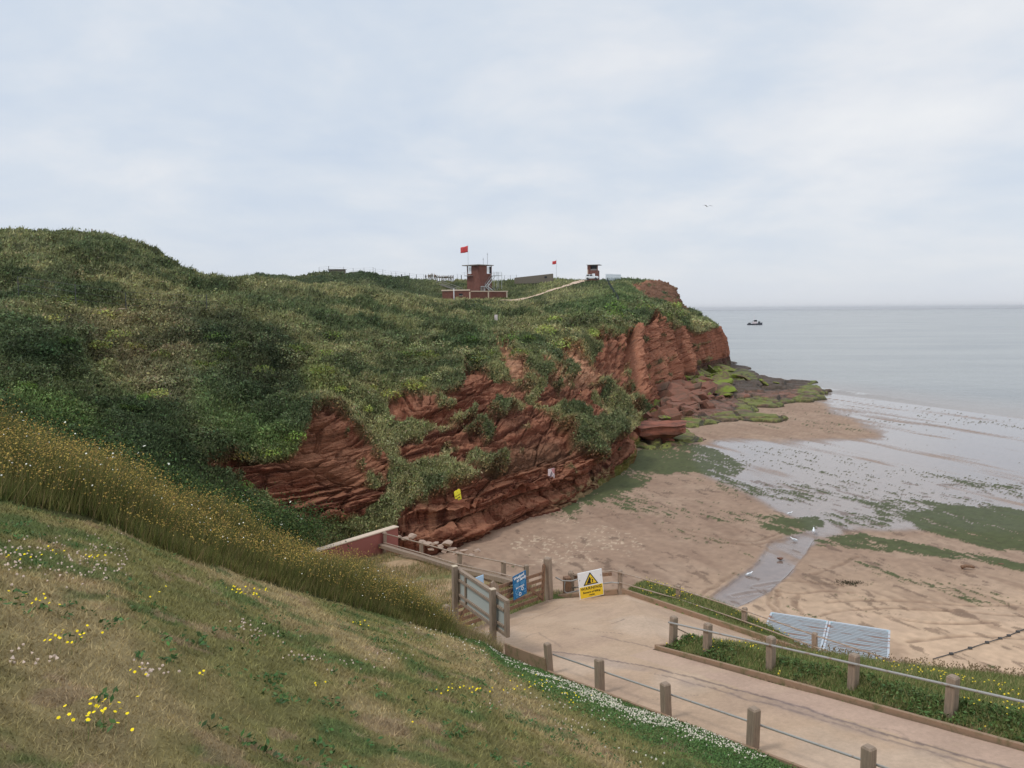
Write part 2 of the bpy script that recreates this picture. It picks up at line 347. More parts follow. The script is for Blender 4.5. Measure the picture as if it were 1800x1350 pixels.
# displacement -------------------------------------------------
sgn = -1 if (nrm[150, 600] @ (HG[150, 600]-CP)) > 0 else 1
nrm *= sgn
if (nrm[200, 500] @ (HG[200, 500]-CP)) > 0: nrm *= -1
dist = np.hypot(X, Y)
wz = Z-.02*(Y-60)+.14*fbm(X, Y, 0, .09, 2, 31)
def strata(w, k, seed): s = vn(X*.07*k**.4, Y*.07*k**.4, w*k, seed); return np.sign(s)*np.abs(s)**.55
st = .55*strata(wz, 1.15, 1)+.32*strata(wz, 3.2, 2)+.14*strata(wz, 8., 3)
near = 1-ss(95, 150, Y)
gul = 1-np.abs(fbm(X+Z*.12, Y*1.0, Z*.03, .10, 3, 41))*2.6
uw = ucol*2.3+.12*vn(Z*.2, ucol*.7, 3., 45)+.05*vn(Z*.8, ucol*3, 1., 46); gv = vn(uw, .5, 0., 47); gv2 = vn(uw*2.7, 8.5, Z*.03, 48)
gul = -2.9*np.clip(1-np.abs(gv)*2.9, 0, 1)-1.8*np.clip(1-np.abs(gv2)*3.2, 0, 1)+1.5*np.abs(gv)
gul2 = vn(X*.32+Z*.05, Y*.32, Z*.06, 44)
blk = fbm(X, Y, Z, .8, 4, 51)
sC = np.concatenate([[0], np.cumsum(np.linalg.norm(np.diff(ctrl[:, 7, :2], axis=0), axis=1))]); sa_ = np.interp(ucol, np.arange(NCc), sC)
v1, v2, vi, _a, _b2 = voro(sa_*.2+.1*vn(sa_*.5, wz*.6, 0, 5), wz*.95+.07*vn(sa_*.2, wz, 0., 6), 33); v3_, v4_, vj, _a, _b2 = voro(sa_*.5, wz*2.6, 35)
jn = .34*(vi-.5)-.34*(1-ss(.02, .10, v2-v1))+.16*(vj-.5)-.12*(1-ss(.03, .12, v4_-v3_))+.07*fbm(X, Y, Z, 3.3, 3, 36)
drock = near*(.75*st+.35*blk+.3*fbm(X, Y, Z, .22, 2, 52)+jn)+(1-near)*np.where(vrow > 9.3, .9*blk+.5*gul2+.2*st, 1.1*gul+.6*gul2+.16*st+.45*blk+.5+1.3*jn)
bill = np.abs(fbm(X, Y, Z, .16, 3, 61)); b2_ = np.abs(vn(X*.55, Y*.55, Z*.55, 64)); 
dveg = (.75-2.6*bill)*np.clip(Y/90, .55, 1.3)+.45*(1-b2_*2)+.18*fbm(X, Y, Z, 1.6, 2, 66)
# soft blend of the two
rs = rock.copy()
rs2 = rock.copy()
for it in range(30): rs2[1:-1, 1:-1] = (rs2[:-2, 1:-1]+rs2[2:, 1:-1]+rs2[1:-1, :-2]+rs2[1:-1, 2:])/4
for it in range(1): rs[1:-1, 1:-1] = (rs[:-2, 1:-1]+rs[2:, 1:-1]+rs[1:-1, :-2]+rs[1:-1, 2:]+rs[1:-1, 1:-1])/5
flatveg = ss(8.2, 10, vrow)*ss(185, 225, Y)*(1-.8*((px < 720) & (px > 390)))                       # short turf on the plateau
bush = ss(.12, .42, fbm(X, Y, Z, .11, 4, 111)); dd = rs*drock+(1-rs)*(.9*bush*(1-flatveg)*ss(0, .4, 1-rs2)+dveg*(1-.75*flatveg)*ss(0, .35, 1-rs2)+.1)
dd = dd+ss(10.6, 12, vrow)*(px < 800)*(px > 380)*(1.6+.5*np.exp(-((px-475)/48)**2)+1.3*np.exp(-((px-590)/34)**2)+1.6*np.exp(-((px-642)/26)**2)+.8*fbm(X, Y, 0, .07, 3, 151)-2.6)
dd = np.where((ucol > 17.6) & (vrow < 9.5), dd*.45-.5, dd)
HG += nrm*dd[..., None]*np.where(vrow < 1, .2, 1)[..., None]
HN = normals(HG)
if (HN[200, 500] @ (HG[200, 500]-CP)) > 0: HN *= -1
# colours -------------------------------------------------------
_st = 4; _s = (slice(None, None, _st), slice(None, None, _st)); _wx = 45*fbm(X[_s], Y[_s], Z[_s], .07, 5, 81, .6); _wy = 34*fbm(X[_s], Y[_s], Z[_s], .08, 5, 85, .6)
_ri = np.minimum(np.arange(X.shape[0])/_st, px[_s].shape[0]-1.001); _ci = np.minimum(np.arange(X.shape[1])/_st, px[_s].shape[1]-1.001)
def zone(poly, sx=1.):
    m = inpoly(px[_s]+_wx*sx, py[_s]+_wy*sx, poly).astype(float)
    for it in range(5): m[1:-1, 1:-1] = (m[:-2, 1:-1]+m[2:, 1:-1]+m[1:-1, :-2]+m[1:-1, 2:]+m[1:-1, 1:-1])/5
    r, c_ = _ri.astype(int), _ci.astype(int); fr, fc = (_ri-r)[:, None], (_ci-c_)[None]
    return m[r][:, c_]*(1-fr)*(1-fc)+m[r+1][:, c_]*fr*(1-fc)+m[r][:, c_+1]*(1-fr)*fc+m[r+1][:, c_+1]*fr*fc
c = np.zeros(HG.shape)
n1 = fbm(X, Y, Z, .06, 4, 71); n2 = fbm(X, Y, Z, .35, 4, 75); n3 = fbm(X*.5, Y*.5, Z*2, .7, 3, 79)
def mixc(c, col, f): return c+(np.array(col)-c)*np.clip(f, 0, 1)[..., None]
c[:] = (.098, .098, .040)
c = mixc(c, (.140, .125, .056), ss(.0, .5, n1))
c = mixc(c, (.052, .066, .028), ss(.0, .35, -n1+.2*n2))
c = mixc(c, (.16, .135, .065), ss(.15, .6, n2)*.6)
c = mixc(c, (.036, .048, .022), ss(.1, .5, -n2)*.7)
Zc = [([(300,552),(400,548),(470,570),(525,620),(560,690),(548,712),(500,708),(430,700),(380,660),(340,610),(300,580)], (.012,.021,.011), .97),
 ([(90,548),(330,560),(345,620),(250,660),(150,640),(90,600)], (.125,.085,.05), .5),
 ([(190,620),(330,650),(340,740),(260,740),(200,680)], (.11,.085,.05), .5),
 ([(-300,600),(60,620),(160,690),(260,780),(330,870),(-300,870)], (.018,.030,.012), .9),
 ([(0,690),(120,730),(160,790),(0,740)], (.075,.110,.026), .6), ([(330,700),(420,720),(450,770),(350,790),(320,750)], (.085,.12,.032), .6),
 ([(535,640),(562,645),(572,700),(552,705)], (.17,.18,.04), .7), ([(380,760),(520,790),(510,812),(400,802)], (.075,.115,.028), .7),
 ([(20,410),(80,420),(90,455),(20,450)], (.20,.18,.09), .6), ([(230,470),(330,500),(200,480)], (.14,.13,.06), .5),
 ([(380,480),(700,478),(800,505),(780,520),(560,515),(450,500)], (.030,.045,.022), .9),
 ([(330,486),(460,503),(620,513),(780,524),(780,540),(620,530),(450,522)], (.17,.15,.07), .75),
 ([(880,490),(1010,488),(1010,500),(900,515),(880,525)], (.15,.15,.06), .7),
 ([(640,484),(760,484),(800,500),(700,490)], (.14,.135,.055), .6),
 ([(930,545),(1080,500),(1100,500),(1130,545),(1050,560)], (.060,.090,.030), .6),
 ([(620,600),(700,590),(740,640),(640,650)], (.085,.090,.04), .5),
 ([(1180,545),(1262,565),(1262,578),(1190,570)], (.12,.13,.055), .7),
 ([(800,640),(880,600),(860,560),(780,600)], (.05,.075,.03), .6)]
c = mixc(c, (.030, .042, .018), ss(.12, .42, fbm(X, Y, Z, .11, 4, 111))*.7)
for poly, col, f in Zc: c = mixc(c, col, zone(poly)*f*(.75+.5*n2))
rk = np.zeros(HG.shape); rk[:] = (.150, .057, .038)
rk = mixc(rk, (.205, .088, .060), ss(0, .5, n2)*.7)
rk = mixc(rk, (.085, .034, .026), ss(.05, .4, vn(X*.1, Y*.1, wz*2.4, 91))*.8)
rk = mixc(rk, (.06, .026, .02), ss(.35, .5, fbm(X*.25, Y*.25, wz*2.2, 1., 4, 92))*.7)
rk = mixc(rk, (.25, .125, .085), ss(.3, .6, n3)*.5)
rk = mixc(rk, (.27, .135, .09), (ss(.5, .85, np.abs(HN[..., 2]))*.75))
rk = mixc(rk, (.25, .115, .078), ss(100, 150, Y)*.5*(Z > 4)); rk = mixc(rk, (.34, .175, .12), ss(105, 140, Y)*(Z > 4)*ss(.1, .5, vn(uw*1.3+.2, Z*.05, 2., 53))*.6)  # second mix paints pale vertical bands as light on the buttress faces
for poly in ROCK[5:8]: rk = mixc(rk, (.46, .28, .19), zone(poly, .2)*.8)
rk = mixc(rk, (.28, .145, .095), zone([(525,760),(560,740),(640,790),(690,820),(640,860),(560,840),(500,820)], .4)*.6)
rk = mixc(rk, (.11, .070, .052), zone(ROCK[9], .3)*.85)
rk = mixc(rk, (.12, .075, .05), zone(ROCK[3], .3)*.6)
rk = mixc(rk, (.33, .185, .125), zone([(690,900),(760,872),(800,872),(800,935),(740,950),(700,940)], .4)*.55*ss(-.2, .3, vn(X*2.2, Y*2.2, Z*.15, 95)))
rk = mixc(rk, (.24, .20, .115), (Z < 2.3)*ss(60, 66, Y)*(Y < 90)*(HN[..., 2] > .4)*.7)
rk = mixc(rk, (.09, .08, .045), (Z < 1.9)*ss(70, 80, Y)*.7)
rk = mixc(rk, (.10, .13, .03), (Z < 2.4)*(px > 1060)*ss(0, .3, n2+.3)*.7)
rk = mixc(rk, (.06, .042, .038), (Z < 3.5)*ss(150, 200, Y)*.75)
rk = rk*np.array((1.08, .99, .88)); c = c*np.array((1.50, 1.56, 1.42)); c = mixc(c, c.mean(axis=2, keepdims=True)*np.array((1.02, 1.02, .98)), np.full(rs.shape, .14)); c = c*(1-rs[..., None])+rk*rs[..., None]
c *= (1+.12*fbm(X, Y, Z, 1.3, 3, 99))[..., None]
nr, nc = HG.shape[:2]
HF = gridF(nr, nc)
headland = npmesh('headland', HG.reshape(-1, 3), HF, m_head, np.clip(c*(1-.42*(1-rs))[..., None], .005, 1).reshape(-1, 3), smooth=True)  # ground under scrub darkened, painting in the shade of canopy gaps
tag(headland, kind='structure')
_fs = (rs.ravel()[HF].mean(1) < .5); headland.data.polygons.foreach_set('use_smooth', _fs)
HC = c
sub = HG[::3, ::3]; bvh = BVHTree.FromPolygons([tuple(v) for v in sub.reshape(-1, 3)], gridF(*sub.shape[:2]).tolist())
def hit(px, py, off=0.):
    d = Vector(ray(px, py)).normalized(); r = bvh.ray_cast(Vector(CP), d)
    return (r[0]-d*off, r[1]) if r[0] is not None else (None, None)
def ground(x, y):
    r = bvh.ray_cast(Vector((x, y, 60)), Vector((0, 0, -1))); return r[0].z if r[0] is not None else 20.

# ------------------------------------------------------------------ scrub: leaf clumps and grass tufts over the headland
def scatter_grid(H, Nn, wt, n):
    w = wt[:-1, :-1].ravel(); w = w/w.sum(); idx = rng.choice(len(w), n, p=w); r, cc = idx//(H.shape[1]-1), idx % (H.shape[1]-1)
    a, b = rng.random(n)[:, None], rng.random(n)[:, None]
    p = H[r, cc]*(1-a)*(1-b)+H[r+1, cc]*a*(1-b)+H[r, cc+1]*(1-a)*b+H[r+1, cc+1]*a*b
    return p, Nn[r, cc], r, cc
def leaves(p, nm, size, col, k=3, flat=.5, lift=.5):
    n = len(p); K = n*k; c0 = np.repeat(p, k, 0)+(rng.random((K, 3))-.5)*np.repeat(size, k)[:, None]*1.5+np.repeat(nm*size[:, None]*lift, k, 0)*rng.random((K, 1))
    d = rng.normal(size=(K, 3)); d += np.repeat(nm, k, 0)*flat; d /= np.linalg.norm(d, axis=1, keepdims=True)
    r = rng.normal(size=(K, 3)); a = np.cross(d, r); a /= np.linalg.norm(a, axis=1, keepdims=True)+1e-9; b = np.cross(d, a)
    s = (np.repeat(size, k)*(.35+.4*rng.random(K)))[:, None]
    V = np.stack([c0-a*s, c0-b*s*.5, c0+a*s, c0+b*s*.5], 1).reshape(-1, 3)
    cl = np.repeat(np.repeat(col, k, 0)*(.62+.8*rng.random((K, 1)))*(1+.09*rng.normal(size=(K, 3))), 4, 0)
    return V, np.arange(K*4).reshape(-1, 4), np.clip(cl, .004, 1)
def blades(p, h, w, col, lean=(.25, .05), jit=.35, topcol=None):
    n = len(p); an = rng.random(n)*6.283; dx = np.stack([np.cos(an), np.sin(an), np.zeros(n)], 1)*(w/2)[:, None]
    tip = p+np.stack([lean[0]*h+jit*h*rng.normal(size=n), lean[1]*h+jit*h*rng.normal(size=n), h], 1)
    V = np.stack([p-dx, p+dx, tip], 1).reshape(-1, 3); cl = np.repeat(col*(.65+.7*rng.random((n, 1))), 3, 0)
    if topcol is not None: cl.reshape(n, 3, 3)[:, 2] = topcol
    return V, np.arange(n*3).reshape(-1, 3), np.clip(cl, .004, 1)
def nz3(i): return rng.random(i)
view = HG-CP; vd = np.linalg.norm(view, axis=2); fac = -(HN*view).sum(2)/vd
du = np.linalg.norm(np.gradient(HG, axis=1), axis=2)*np.linalg.norm(np.gradient(HG, axis=0), axis=2)
wt = du*np.clip(fac+.12, 0.02, 1)/vd**2*(1-rs)*((px > -120) & (px < 1320))*(ucol < 20)
q, nn, r_, c_ = scatter_grid(HG, HN, wt*(1-.8*flatveg), 330000)
dq = np.linalg.norm(q-CP, axis=1); sz = dq*(.0013+.0020*nz3(len(q)))*np.clip(1.25-dq/400, .6, 1.2)
V, F, cl = leaves(q, nn, sz, HC[r_, c_]*1.3, 2, .5, .35)
bp_, bn_, r_, c_ = scatter_grid(HG, HN, wt*(Y > 42)*(vrow < 9.6)*((vrow > 8.1) | (px < 520))*(1-flatveg), 420); db = np.linalg.norm(bp_-CP, axis=1); rb = np.clip(db*.011, .45, 2.0)*(.55+.8*rng.random(420)); kb = 150
dn_ = rng.normal(size=(420*kb, 3)); dn_[:, 2] = np.abs(dn_[:, 2])*.9; dn_ /= np.linalg.norm(dn_, axis=1, keepdims=True); R_ = np.repeat(rb, kb)[:, None]
bc_ = HC[r_, c_]*np.where(rng.random((420, 1)) < .5, .68, 1.3)*np.where(rng.random((420, 1)) < .2, np.array((1.1, 1.25, .7)), 1.)
V2, F2, c2 = leaves(np.repeat(bp_, kb, 0)+dn_*R_*np.array((1, 1, .62))*(.75+.3*rng.random((len(R_), 1)))+np.repeat(bn_*rb[:, None]*.1, kb, 0), dn_, np.repeat(db, kb)*.0026, np.repeat(bc_, kb, 0)*1.25, 1, 1.2, .2)
F = np.concatenate([F, F2+len(V)]); V = np.concatenate([V, V2]); cl = np.concatenate([cl, c2])
tag(npmesh('scrub', V, F, m_leaf, cl), 'dense green scrub, bracken and ivy covering the cliff top slopes', 'scrub', kind='stuff')
q, nn, r_, c_ = scatter_grid(HG, HN, wt*(vd > 40)*(1+1.5*flatveg), 150000)
dq = np.linalg.norm(q-CP, axis=1); h = np.clip(dq*.0062, .25, .8)*(.4+.8*nz3(len(q)))*np.where(dq > 180, .8, 1)
V, F, cl = blades(q, h, dq*.0011, HC[r_, c_]*1.45, (.35, .0), .3)
tag(npmesh('rough_grass', V, F, m_leaf, cl), 'rough wind combed grass tufts growing through the hillside scrub', 'grass', kind='stuff')
# ------------------------------------------------------------------ beach (sheet laid on the shore; s = distance inland from the pier line)
m_sand = bpy.data.materials.new('sand_mat'); m_sand.use_nodes = True; t = m_sand.node_tree; b = t.nodes['Principled BSDF']
a = t.nodes.new('ShaderNodeVertexColor'); a.layer_name = 'Col'; w = t.nodes.new('ShaderNodeAttribute'); w.attribute_name = 'Wet'
tcn = t.nodes.new('ShaderNodeTexCoord'); nz = noise(t, tcn.outputs['Object'], 6, 6, .7)
vm = t.nodes.new('ShaderNodeVectorMath'); vm.operation = 'SCALE'; t.links.new(a.outputs[0], vm.inputs[0])
t.links.new(mth('ADD', mth('MULTIPLY', mth('SUBTRACT', nz, .5), mth('MULTIPLY', mth('SUBTRACT', 1.0, w.outputs['Fac'], t=t), 1.0, t=t), t=t), 1.0, t=t), vm.inputs['Scale'])
t.links.new(vm.outputs[0], b.inputs['Base Color'])
t.links.new(mth('SUBTRACT', .9, mth('MULTIPLY', w.outputs['Fac'], .78, t=t), t=t), b.inputs['Roughness'])
b.inputs['Specular IOR Level'].default_value = .35
t.links.new(mth('MULTIPLY', w.outputs['Fac'], .3, t=t), b.inputs['Coat Weight']); b.inputs['Coat Roughness'].default_value = .06; b.inputs['Coat IOR'].default_value = 1.4
bp = t.nodes.new('ShaderNodeBump'); bp.inputs['Distance'].default_value = .04
t.links.new(mth('MULTIPLY', mth('SUBTRACT', 1.0, w.outputs['Fac'], t=t), .8, t=t), bp.inputs['Strength']); t.links.new(noise(t, tcn.outputs['Object'], 5, 6, .7), bp.inputs['Height']); t.links.new(bp.outputs[0], b.inputs['Normal'])

def persp_grid(a0, a1, na, Y0, Y1, nY):
    aa = np.linspace(a0, a1, na); yy = 1/np.linspace(1/Y0, 1/Y1, nY); return aa[None]*yy[:, None], np.repeat(yy[:, None], na, 1)
def shore(x, y): return .936*x+.352*y                    # metres across the shore; waterline near 117
def beach_z(x, y): s = shore(x, y); return 1.95-.0166*s
x, y = persp_grid(-.25, .86, 900, 22, 420, 620)
s = shore(x, y); al = -.352*x+.936*y
z = beach_z(x, y); bp0 = np.stack([x, y, z], -1); bx, by = proj(bp0)
wpx, wpy = bx+16*fbm(x, y, 0, .12, 4, 3), by+7*fbm(x, y, 0, .12, 4, 5)*np.clip(60/y, .3, 1.5)
def inz(poly, k=1.): return inpoly(bx+(wpx-bx)*k, by+(wpy-by)*k, poly)
st1 = fbm(s*.55, al*.075, 0, 1., 5, 11, .6); st2 = fbm(s*1.5, al*.3, 0, 1., 4, 13, .6); sp = fbm(x, y, 0, 2.2, 4, 17, .65); big = fbm(x, y, 0, .05, 3, 19)
# wetness
wet = np.zeros(x.shape)
wet = np.maximum(wet, inz([(1205,790),(1280,772),(1400,770),(1560,768),(1500,735),(1440,720),(1480,700),(1900,730),(2400,760),(2400,990),(1900,945),(1640,930),(1500,935),(1430,925),(1330,875),(1250,835)])*1.)
wet = np.maximum(wet, inz([(1430,920),(1500,925),(1480,945),(1425,955),(1405,985),(1385,1010),(1350,1040),(1290,1070),(1230,1060),(1275,1030),(1330,990),(1345,955),(1400,940)], .5)*1.)
wet = np.maximum(wet, (s > 106)*1.)
dry = inz([(1190,745),(1400,735),(1470,735),(1570,762),(1540,772),(1400,778),(1260,775),(1215,770)], .6); wet = np.where(dry & (s < 108), 0, wet)
for it in range(60):
    wet[1:-1, 1:-1] = (wet[:-2, 1:-1]+wet[2:, 1:-1]+wet[1:-1, :-2]+wet[1:-1, 2:]+2*wet[1:-1, 1:-1])/6
strm = inz([(1420,938),(1440,940),(1425,955),(1405,985),(1385,1010),(1350,1040),(1290,1070),(1230,1060),(1275,1030),(1330,990),(1350,955),(1400,944)], .5)
_sb = strm.astype(float)
for it in range(4): _sb[1:-1, 1:-1] = (_sb[:-2, 1:-1]+_sb[2:, 1:-1]+_sb[1:-1, :-2]+_sb[1:-1, 2:]+_sb[1:-1, 1:-1])/5
wet = np.maximum(wet, _sb)
wet = np.clip(wet*(1+.8*st1)+.10*(by < 900)*(by > 770), 0, 1); wet = np.maximum(wet*.92, .1*ss(-.2, .4, big))
wet = ss(.15, .9, wet)
# weed
dens = np.zeros(x.shape)+.02
WE = [([(1060,850),(1120,790),(1180,780),(1240,785),(1330,820),(1300,840),(1200,830),(1140,850),(1060,880),(1000,900),(980,890)], .86),
 ([(1000,880),(1100,860),(1250,900),(1380,905),(1450,930),(1380,945),(1300,925),(1150,905),(1050,900)], .5), ([(1270,840),(1420,850),(1480,880),(1380,880),(1250,860)], .55),
 ([(1370,915),(1440,905),(1460,925),(1400,945),(1320,930)], .85), ([(1580,900),(1700,890),(1900,905),(1900,975),(1740,965),(1620,930)], .95),
 ([(1420,950),(1520,940),(1650,965),(1820,995),(1900,1010),(1900,1025),(1700,990),(1560,980),(1450,965)], .85),
 ([(1270,780),(1500,800),(1850,850),(1850,905),(1500,880),(1350,840)], .27), ([(1480,700),(1900,725),(1900,760),(1600,745),(1400,725)], .2),
 ([(1300,735),(1480,712),(1600,750),(1500,762),(1280,755)], .2), ([(1440,985),(1560,1000),(1600,1040),(1480,1030)], .36), ([(1560,1020),(1900,1020),(1900,1080),(1700,1060)], .3),
 ([(1130,850),(1260,870),(1330,910),(1200,900),(1080,870)], .25), ([(960,880),(1040,885),(1010,925),(960,915)], .45), ([(1080,900),(1250,905),(1330,960),(1200,960)], .14),
 ([(1500,870),(1850,900),(1850,940),(1560,915)], .6), ([(1440,895),(1560,905),(1580,935),(1470,925)], .55)]
for poly, d_ in WE: dens = np.where(inz(poly, .9), np.maximum(dens, d_), dens)
for it in range(10): dens[1:-1, 1:-1] = (dens[:-2, 1:-1]+dens[2:, 1:-1]+dens[1:-1, :-2]+dens[1:-1, 2:]+dens[1:-1, 1:-1])/5
sp2 = fbm(x, y, 0, 6.5, 3, 18, .7); st3 = fbm(s*4.2, al*.9, 0, 1., 3, 15, .65); thr = st1*.5+st2*.3+sp*.22+sp2*.32+st3*.38
weed = ss(.0, .14, thr-(.62-1.25*dens)); weed = np.where(strm, 0, weed)*(s < 116)
debris = ss(.42, .55, fbm(s*1.6, al*.7, 0, 1., 4, 23, .6)+.25*big)*(y < 75)
chips = ss(.30, .42, fbm(x*1.3, y*1.3, 0, 3.6, 3, 27, .6))*ss(-.1, .3, fbm(x, y, 0, .3, 2, 28))*inz([(880,930),(1000,905),(1110,940),(1150,985),(1060,1005),(900,990)], .5)
c = np.zeros(x.shape+(3,)); c[:] = (.40, .265, .185)
def mixc(c, col, f): return c+(np.array(col)-c)*np.clip(f, 0, 1)[..., None]
c = mixc(c, (.60, .42, .285), ss(0, 1, (by-960)/130)*ss(1050, 1350, bx)*.9)
c = mixc(c, (.50, .35, .25), ss(-.1, .5, fbm(x, y, 0, .35, 4, 29))*.5)
c = mixc(c, (.28, .175, .12), ss(.15, .5, fbm(s*.9, al*.25, 0, 1., 4, 33))*.45)
c = mixc(c, (.40, .295, .255), wet*.85)
c = mixc(c, (.15, .095, .065), debris*.6); c = mixc(c, (.66, .50, .36), chips*.8)
c = mixc(c, (.085, .105, .035), weed*.95)
c = mixc(c, (.075, .07, .03), weed*ss(.1, .5, sp)*.5)
wet = np.clip(wet*(1-.85*weed), 0, 1); wet *= (1-.5*debris)
z = z+.03*fbm(x, y, 0, .9, 4, 35)*(1-wet)+.035*weed
# stream banks and tyre tracks
ed = strm.astype(float)
for it in range(9): ed[1:-1, 1:-1] = (ed[:-2, 1:-1]+ed[2:, 1:-1]+ed[1:-1, :-2]+ed[1:-1, 2:]+ed[1:-1, 1:-1])/5
z = z-.11*ed+.03*ss(.05, .3, ed)*(1-ss(.3, .6, ed)); c = mixc(c, (.24, .155, .115), ss(.1, .35, ed)*(1-ss(.45, .8, ed))*.55*ss(-.4, .3, sp))
TR = [[(1355,1040),(1352,1065),(1372,1085),(1400,1100)],[(1368,1040),(1364,1062),(1384,1083),(1415,1100)],[(1400,1048),(1396,1066),(1410,1082)],
 [(1290,1048),(1350,1038),(1400,1045),(1450,1040),(1500,1042)],[(1440,1084),(1490,1075),(1560,1069),(1650,1072),(1760,1078),(1850,1085)],[(1450,1060),(1520,1056),(1600,1056),(1700,1062),(1850,1060)],
 [(1330,1030),(1380,1022),(1440,1026),(1480,1030)],[(1200,930),(1280,948),(1330,950),(1370,935)],[(1195,936),(1275,955),(1335,956),(1375,942)],[(1430,1010),(1480,990),(1510,975)],
 [(960,905),(990,915),(1040,912),(1100,905)],[(1560,1085),(1640,1095),(1750,1092)],[(1600,1130),(1700,1118),(1800,1122)],[(1290,1010),(1230,1050),(1190,1062)]]
for k, tr in enumerate(TR):
    pw = [G(px_, py_, 1.4)[:2] for px_, py_ in tr]; q = []
    for i in range(len(pw)-1):
        p0, p1, p2, p3 = pw[max(i-1, 0)], pw[i], pw[i+1], pw[min(i+2, len(pw)-1)]
        for u in np.linspace(0, 1, 8, endpoint=False): q.append(.5*((2*p1)+(-p0+p2)*u+(2*p0-5*p1+4*p2-p3)*u*u+(-p0+3*p1-3*p2+p3)*u**3))
    q.append(pw[-1]); m_ = (y < 75); d = np.full(x.shape, 9.); d[m_] = pldist(x[m_]+.15*vn(x[m_]*2, y[m_]*2), y[m_], q)
    f = (1-ss(.06, .2, d))*(.65+.5*sp); z = z-.05*np.clip(f, 0, 1); c = mixc(c, (.24, .15, .10), f*.75*(1-strm)); z = z+.03*ss(.15, .25, d)*(1-ss(.25, .4, d))
c *= (1+.16*fbm(x, y, 0, 3.1, 3, 37))[..., None]; c *= (.64+.14*ss(1000, 1130, by))[..., None]*np.array((.96, .965, .955))
BH = np.stack([x, y, z], -1)
beach = npmesh('beach', BH.reshape(-1, 3), gridF(*x.shape), m_sand, np.clip(c, .005, 1).reshape(-1, 3), True, extra={'Wet': wet})
tag(beach, kind='structure')

# ------------------------------------------------------------------ sea
m_sea = bpy.data.materials.new('sea_mat'); m_sea.use_nodes = True; t = m_sea.node_tree; b = t.nodes['Principled BSDF']
b.inputs['Base Color'].default_value = (.165, .215, .215, 1); b.inputs['Roughness'].default_value = .22; b.inputs['IOR'].default_value = 1.33
tcn = t.nodes.new('ShaderNodeTexCoord'); mp = t.nodes.new('ShaderNodeMapping'); t.links.new(tcn.outputs['Object'], mp.inputs[0])
mp.inputs['Rotation'].default_value = (0, 0, R(-15)); mp.inputs['Scale'].default_value = (.45, 1.3, 1)
n1 = noise(t, mp.outputs[0], .8, 5, .65); n2 = noise(t, mp.outputs[0], .06, 4, .6)
bp = t.nodes.new('ShaderNodeBump'); n3 = noise(t, mp.outputs[0], .22, 5, .7); bp.inputs['Distance'].default_value = .5; bp.inputs['Strength'].default_value = .8
t.links.new(mth('ADD', mth('ADD', n1, mth('MULTIPLY', n3, 2.4, t=t), t=t), mth('MULTIPLY', n2, 3.0, t=t), t=t), bp.inputs['Height']); t.links.new(bp.outputs[0], b.inputs['Normal'])
cr = ramp(t, noise(t, mp.outputs[0], .02, 5, .6, .5), [(.35, (.33, .345, .345)), (.7, (.43, .44, .425))]); 
a = t.nodes.new('ShaderNodeVertexColor'); a.layer_name = 'Col'; mm = t.nodes.new('ShaderNodeMix'); mm.data_type = 'RGBA'; sh = t.nodes.new('ShaderNodeAttribute'); sh.attribute_name = 'Shallow'
t.links.new(sh.outputs['Fac'], mm.inputs['Factor']); t.links.new(cr, mm.inputs['A']); t.links.new(a.outputs[0], mm.inputs['B']); t.links.new(mm.outputs['Result'], b.inputs['Base Color'])
x, y = persp_grid(-1.3, 1.6, 500, 60, 900, 420)
s = shore(x, y); al = -.352*x+.936*y
sw = np.exp(-((s-122-2*vn(al*.03, 0, 0, 5)-2.5*np.clip(al/100-1, 0, 2))/1.3)**2)*.42*ss(-.4, .2, vn(al*.045, 1.5, 0, 8))+np.exp(-((s-128-3*vn(al*.02, 3, 0, 6))/1.6)**2)*.34*ss(-.3, .3, vn(al*.03, 7.5, 0, 9))
z = -.02+.05*fbm(s*.35, al*.08, 0, 1., 3, 2)*ss(117, 140, s)+sw
SH = np.stack([x, y, z], -1)
foam = ss(.45, .8, sw/.36*(.6+.8*vn(al*.35, s*.8, 0, 12)))*(s < 135); shal = np.clip(1-ss(114, 150, s)+foam, 0, 1)
wc = np.zeros(x.shape+(3,)); wc[:] = (.40, .345, .315); wc = mixc(wc, (.75, .75, .74), foam*.8)
sea = npmesh('sea', SH.reshape(-1, 3), gridF(*x.shape), m_sea, wc.reshape(-1, 3), True, extra={'Shallow': shal*.85})
xs, ys = np.meshgrid(np.linspace(-16000, 20000, 12), np.concatenate([[899], np.linspace(2000, 14000, 8)]))
V2 = np.stack([xs, ys, np.full(xs.shape, -.03)], -1)
tag(sea, kind='structure')
o = npmesh('sea', V2.reshape(-1, 3), gridF(*xs.shape), m_sea); tag(o, kind='structure')
# join the far sheet into the sea
dsel = [sea, o]
bm = bmesh.new(); bm.from_mesh(sea.data); bm.from_mesh(o.data)
for f in bm.faces: f.smooth = True
bm.to_mesh(sea.data); bm.free(); bpy.data.objects.remove(o)

